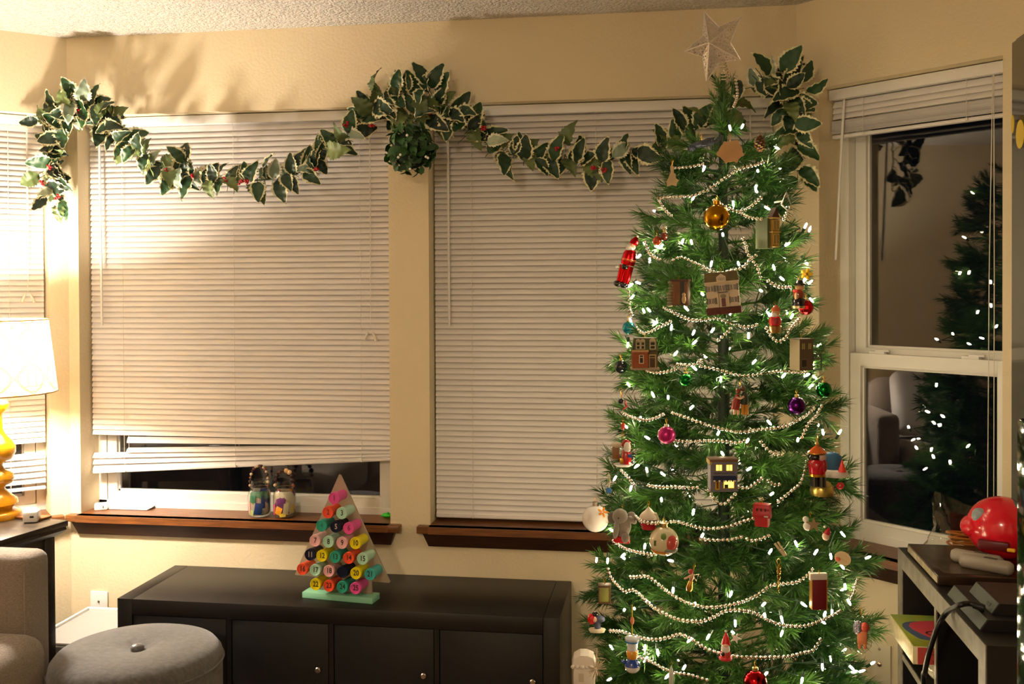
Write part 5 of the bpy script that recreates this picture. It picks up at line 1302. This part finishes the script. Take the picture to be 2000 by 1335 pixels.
o = Orn('white_lantern_house', 1141, 1304, 'large white ceramic house at the foot of the tree', k=1.08)
WC = col('cfc6ba', .35)
o.box('house_walls', (0, 0, -10), (42, 34, 40), WC, bevel=2); o.prism('house_roof', [(-24, 8), (24, 8), (18, 26), (6, 31), (-8, 31), (-20, 24)], -19, 19, WC)
for k in range(6): o.sph('icing_drop', (-22 + k * 9, -19, 9), (4, 2.5, 4), WC)
o.box('house_window', (-6, -17.5, -12), (10, 1.4, 16), col('b3a894', .4))
o = Orn('tinsel_star', 1164, 1306, 'champagne tinsel star beside the ceramic house', k=1.12)
mb = MB(); rr = random.Random(8); TN = col('cbbba0', .3, .35)
for k in range(70):
    d = Vector((rr.gauss(0, 1), rr.gauss(0, .6), rr.gauss(0, 1))).normalized(); l = rr.uniform(16, 25) * o.s; wv = d.cross(Vector((rr.random(), rr.random(), rr.random()))).normalized() * .9 * o.s
    b_ = Vector((0, 0, 0)); q = len(mb.v); mb.v += [tuple(wv), tuple(-wv), tuple(d * l - wv * .6), tuple(d * l + wv * .6)]; mb.f.append((q, q + 1, q + 2, q + 3))
mb.build('tinsel', TN, o.e, smooth=0)['kind'] = 'stuff'
o.sph('star_core', (0, 0, 0), 4, TN); o.tube('stem', [(0, 0, 0), (2, 0, 40)], 1.4, TN)
o = Orn('small_santa_bell', 1217, 832, 'tiny red glass pendant at the left branch tips', k=1.05)
o.lathe('pendant', (0, 0, 0), [(0, -7), (4, -3), (4, 4), (0, 8)], gloss('c8402a')); o.hang(8, 8)
o = Orn('black_bow', 1214, 783, 'small black ornament tied with red ribbon', k=1.05)
o.sph('knot', (0, 0, 0), (7, 5, 5), BK); o.tube('ribbon', [(6, 0, 2), (10, 0, -10), (2, 0, -16)], 1.6, col('a8161c', .5)); o.hang(6, 22)

# ---- miniature houses
def windows(o, pts, w_, h_, y, frame, glass):
    for (x, z) in pts:
        f = o.box('window', (x, y, z), (w_ + 2, 1.2, h_ + 2), frame)
        o.box('pane', (0, -.6, 0), (w_, .6, h_), glass, parent=f); o.box('mullion', (0, -1, 0), (.8, .4, h_), frame, parent=f)
DK = col('1c1812', .3); LIT = mat('lit_window', '#c9a63a', .4, emit=('#ffd76a', .35))
o = Orn('white_mansion', 1412, 574, 'white colonial house ornament with black shutters and 1221', k=1.07, roll=-5, yaw=-4)
CR = mat('cream_house', '#cbb897', .5)
o.box('house_walls', (0, 0, 0), (62, 24, 50), CR); o.prism('roof', [(-33, 22), (33, 22), (31, 43), (-31, 43)], -12, 12, mat('moss_roof', '#5a5130', .7, var=('#6f6237', 60, 3))); o.box('cornice', (0, -12, 23), (66, 4, 4), CR)
o.box('brick_base', (0, -1, -32), (66, 30, 14), mat('brick_base', '#5e2c1c', .7, var=('#4a2416', 80, 2)), bevel=.5)
o.prism('gable', [(-9, 24), (9, 24), (9, 34), (0, 40), (-9, 34)], -15, -11, CR); text('1221', 7 * o.s, DK, o.e, o.v((0, -15.3, 29.5)), (R(90), 0, 0))
for x in (-22, 0, 21):
    for z in (12, -12):
        if x == 0 and z < 0: continue
        windows(o, [(x - 3, z), (x + 3.2, z)], 4, 10, -12.5, CR, DK)
        for s in (-1, 1): o.box('shutter', (x + s * 8.3, -13, z), (4, 1.4, 12), BK)
o.box('door', (1, -13, -16), (8, 1.6, 16), col('5c1412', .45)); o.box('door_frame', (1, -12.6, -14), (14, 1, 22), CR); o.sph('fanlight', (1, -12.8, -4), (6, 1, 4), col('8a7a5a', .5)); o.box('balcony', (1, -14, 4), (20, 5, 1.4), DK)
for x in (-9, 11): o.lathe('column', (x, -15, -25), [(1.4, 0), (1.4, 28)], CR)
o.hang(43, 8)
o = Orn('blue_shop', 1411, 926, 'blue grey toy shop ornament with navy awning and lit windows', k=1.07, yaw=12)
SG = mat('shop_grey', '#6e6a72', .55)
o.box('shop_walls', (0, 0, 0), (52, 30, 56), SG); o.box('roof_ledge', (0, 0, 30), (55, 33, 5), mat('shop_roof', '#6a4a2a', .6), bevel=.5); o.box('side_ledge', (-26, 0, 26), (4, 32, 8), col('b8a03c', .5)); o.prism('awning', [(-22, 0), (22, 0), (23, -7), (-23, -7)], -22, -15, col('14234a', .5))
for k in range(9): o.box('awning_scallop', (-20 + k * 5, -21.5, -8.5), (3, .8, 3), col('14234a', .5) if k % 2 else WH)
windows(o, [(-10, 16), (10, 16)], 11, 11, -15.5, col('c9a81c', .4), LIT); o.box('shop_window', (9, -15.6, -16), (22, 1.2, 17), col('c9a81c', .4)); o.box('shop_pane', (9, -16.3, -16), (19, .6, 14), LIT); o.box('shop_goods', (4, -16.8, -20), (7, .6, 7), col('2c3a26', .5)); o.box('shop_door', (-13, -15.6, -17), (8, 1.2, 19), col('c9a81c', .4)); o.box('door_panel', (-13, -16.3, -18), (4, .6, 13), col('6a3420', .5)); o.box('base', (0, 0, -29), (54, 33, 3), SG)
text('WILLIAMS GENERAL STORE', 3.3 * o.s, DK, o.e, o.v((0, -15.3, 5)), (R(90), 0, 0)); o.hang(33, 8)
o = Orn('brick_house', 1260, 690, 'brick town house ornament with green mansard roof', k=1.07, yaw=6)
BRK = mat('tiny_brick', '#9a4f26', .7, var=('#7c3c1c', 260, 2, (1, 1, 2.5)))
o.box('brick_bay', (-11, -3, -11), (30, 28, 34), BRK); o.box('side_wing', (13, 2, -11), (20, 22, 34), mat('brown_wing', '#5c4224', .6)); o.prism('mansard_roof', [(-27, 6), (26, 6), (20, 30), (-21, 30)], -13, 12, mat('green_slate', '#3f4a2e', .7, var=('#4d5838', 120, 2))); o.box('bay_cornice', (-11, -16, 6), (32, 4, 4), col('b08a5a', .5)); o.box('roof_ledge', (0, 0, 30), (44, 27, 2), col('4a4a34', .6)); o.box('plinth', (-1, -2, -29), (54, 31, 4), col('8d7a60', .6)); o.box('lattice', (13, -9.6, 1), (20, 1, 8), col('4a361c', .6))
for x, w_ in ((-15, 6), (-6, 6), (13, 9)):
    f = o.box('dormer', (x, -13, 17), (w_ + 3, 5, 16), col('b3a57e', .5)); o.lathe('dormer_arch', (0, 0, 8), [((w_ + 3) / 2, -2.5), ((w_ + 3) / 2, 2.5)], col('b3a57e', .5), rot=(90, 0, 0), parent=f); o.box('pane', (0, -2.7, 3), (w_ - 1, .6, 5), DK, parent=f); o.box('pane', (0, -2.7, -4), (w_ - 1, .6, 5), DK, parent=f)
f = o.box('bay_window', (-9, -17.3, -10), (9, 1, 17), col('cbbb9a', .5)); o.box('pane', (0, -.7, -2), (6, .6, 10), DK, parent=f); o.box('pane', (0, -.7, 6), (6, .6, 3), DK, parent=f)
f = o.box('door_frame', (13, -9.8, -14), (14, 1.4, 26), col('a08c58', .5)); o.box('door', (0, -.8, -3), (10, .6, 18), col('3d2414', .5), parent=f); o.box('transom', (0, -.8, 9), (10, .6, 3), DK, parent=f); o.hang(31, 8)
o = Orn('grey_tower', 1565, 692, 'taupe town house ornament with a railed balcony', k=1.05, yaw=38)
TP = mat('taupe_house', '#8a7c5c', .6)
o.box('tower_walls', (0, 0, 0), (32, 30, 60), TP); o.box('tower_front', (0, -15.4, 0), (32, 1, 60), mat('brown_front', '#5b4a36', .6)); o.box('roof_slab', (0, 0, 30.5), (34, 33, 2), col('5a4c3a', .6)); windows(o, [(-8, 17), (7, 17)], 7, 11, -16, col('5b4a36', .5), mat('dull_pane', '#98904e', .4)); f = o.box('shop_window', (-6, -16, -16), (13, 1, 17), col('6d6048', .5)); o.box('pane', (0, -.6, 0), (11, .6, 14), DK, parent=f)
for s in range(5): o.box('baluster', (16 + s * 4, -18, -4), (1.2, 1.2, 8), DK)
o.box('balcony_rail', (24, -18, 1), (20, 1.5, 1.5), DK); o.box('porch_roof', (24, -10, -8), (20, 18, 2), col('4c4636', .5)); o.box('porch_post', (33, -18, -19), (1.6, 1.6, 22), DK); o.box('porch_floor', (24, -10, -29), (22, 18, 2), DK); o.hang(32, 8)
o = Orn('victorian_house', 1500, 452, 'green sided Victorian house ornament with gold bay windows', k=1.05, yaw=42)
SGN = mat('sage_wall', '#5f6a4a', .6); GD = mat('gilded_wall', '#a8853a', .35, .5)
o.box('house_walls', (0, 4, -4), (26, 34, 58), SGN); o.box('bay', (2, -16, -4), (18, 10, 54), GD, bevel=2); o.prism('turret_roof', [(-8, 27), (12, 27), (6, 40), (3, 46), (0, 40)], -20, -8, col('4a2a1c', .6))
for z in (12, -16): windows(o, [(-2, z), (6, z)], 5, 17, -21.5, col('c9b06a', .4), col('7a5c24', .25))
o.box('bay_cornice', (2, -16, -2), (21, 13, 2), col('c9b06a', .4)); o.box('bay_cornice', (2, -16, 25), (21, 13, 3), col('c9b06a', .4)); o.hang(46, 6)
o = Orn('log_cabin', 1326, 572, 'brown stone and timber house ornament with tiny cat', k=1.0, yaw=-14)
o.box('timber_front', (4, -8, 0), (30, 4, 46), mat('timber', '#6b421e', .6, var=('#7d5226', 40, 3, (4, 1, 1)))); o.box('cabin_body', (4, 2, 0), (32, 18, 48), col('3a2614', .6)); o.box('cabin_roof', (4, 0, 25), (36, 26, 4), col('4a3018', .6)); o.box('door_gap', (9, -10.5, 0), (8, 1, 44), DK)
rr = random.Random(6)
for k in range(9): o.sph('chimney_stone', (-14 + rr.uniform(-2, 2) - (5 - k) * .8 * (k < 5), -6, -24 + k * 5.6), (6, 6, 3.4), mat('chimney_stone', '#8d8468', .8))
o.sph('cat_body', (13, -13, -12), (4, 4, 8), col('b89c70', .6)); o.sph('cat_head', (13, -14, -3), 3.6, col('b89c70', .6)); o.hang(27, 8)

# twig reindeer on the right window sill corner
q = Matrix.Translation(RIGHT_O) @ rotz(-BA) @ Vector((.125, .075, ZS))
o = Orn('twig_figure', 0, 0, 'tiny twig figure standing in the window sill corner', 'figurine', p=q)
TWG = col('4a3c22', .7)
o.lathe('foot', (0, 0, 0), [(6, 0), (6, 1.5)], met('a98a4a', .4)); o.tube('twig', [(0, 0, 1), (1, 0, 14), (-2, 0, 28)], 1.3, TWG); o.tube('twig', [(1, 0, 14), (5, 0, 24), (5, 0, 30)], 1.1, TWG); o.tube('twig', [(-1, 0, 20), (-5, 0, 30)], 1.0, TWG)
q = Matrix.Translation(RIGHT_O) @ rotz(-BA) @ Vector((.105, .070, ZS))
o = Orn('pot_figure', 0, 0, 'tiny orange topped pot beside the twig figure', 'figurine', p=q)
o.lathe('pot', (0, 0, 0), [(6, 0), (7, 9), (6, 10)], col('3f3a24', .6)); o.sph('orange_top', (0, 0, 17), (7, 6, 8), col('b5522a', .6))

# ---- star on top
so = Orn('star_topper', 1391, 93, 'silver filigree star on top of the tree', 'star', p=on_tree(1415, 130, 1.0) + Vector((0, -.012, 0)))
so.p = CAM + ray(1391, 93) * ((so.p - CAM).length - .02); so.e.location = so.p; so.s = scale_at(so.p)
OP = [(1376, 22), (1446, 37), (1446, 121), (1380, 157), (1338, 97)]; IP = [(1404, 53), (1426, 85), (1408, 120), (1373, 110), (1373, 70)]
def loc_(x, y): return ((x - 1391) * so.s, (93 - y) * so.s)
FIL = bpy.data.materials.new('filigree'); FIL.use_nodes = True; nt = FIL.node_tree; b = nt.nodes['Principled BSDF']
b.inputs['Metallic'].default_value = .6; b.inputs['Roughness'].default_value = .3; b.inputs['Base Color'].default_value = lin('#efe4da')
vo = nt.nodes.new('ShaderNodeTexVoronoi'); vo.feature = 'DISTANCE_TO_EDGE'; vo.inputs['Scale'].default_value = 150
tc = nt.nodes.new('ShaderNodeTexCoord'); nt.links.new(tc.outputs['Object'], vo.inputs['Vector'])
lt = nt.nodes.new('ShaderNodeMath'); lt.operation = 'LESS_THAN'; nt.links.new(vo.outputs['Distance'], lt.inputs[0]); lt.inputs[1].default_value = .085; nt.links.new(lt.outputs[0], b.inputs['Alpha'])
apx = loc_(1385, 87); dep = 17 * so.s
FRM = col('e6dcd0', .3, .5)
ringp = []
for k in range(5): ringp += [OP[k], IP[k]]
front = Vector((apx[0], -dep, apx[1])); backp = Vector((apx[0] + 6 * so.s, dep, apx[1]))
for k in range(10):
    a_, b_ = Vector((loc_(*ringp[k])[0], 0, loc_(*ringp[k])[1])), Vector((loc_(*ringp[(k + 1) % 10])[0], 0, loc_(*ringp[(k + 1) % 10])[1]))
    for nm, apex in (('facet', front), ('rear_facet', backp)):
        f = MB(); n_ = (a_ - apex).cross(b_ - apex).normalized() * (.6 * so.s)
        f.add([a_ + n_, b_ + n_, apex + n_, a_ - n_, b_ - n_, apex - n_], [(0, 1, 2), (5, 4, 3), (0, 3, 4, 1), (1, 4, 5, 2), (2, 5, 3, 0)]); f.build(nm, FIL, so.e, smooth=0)
    MB().tube([a_, b_], .9 * so.s, 6).build('edge_bar', FRM, so.e)
    MB().tube([a_, front], (1.6 if k % 2 == 0 else 1.0) * so.s, 6).build('ridge_bar', FRM, so.e)
cl0 = Vector((loc_(1410, 118)[0], 0, loc_(1410, 118)[1])); cl1 = Vector((loc_(1417, 158)[0], .006, loc_(1417, 158)[1]))
pts = []
for i in range(110):
    t = i / 109; r_ = (6 + 2.5 * t) * so.s; a_ = t * 2 * PI * 7; c_ = cl0.lerp(cl1, t); pts.append(c_ + Vector((r_ * math.cos(a_), r_ * math.sin(a_), 0)))
MB().tube(pts, 1.1 * so.s, 6).build('coil', met('d8cdbd', .2), so.e, smooth=60)
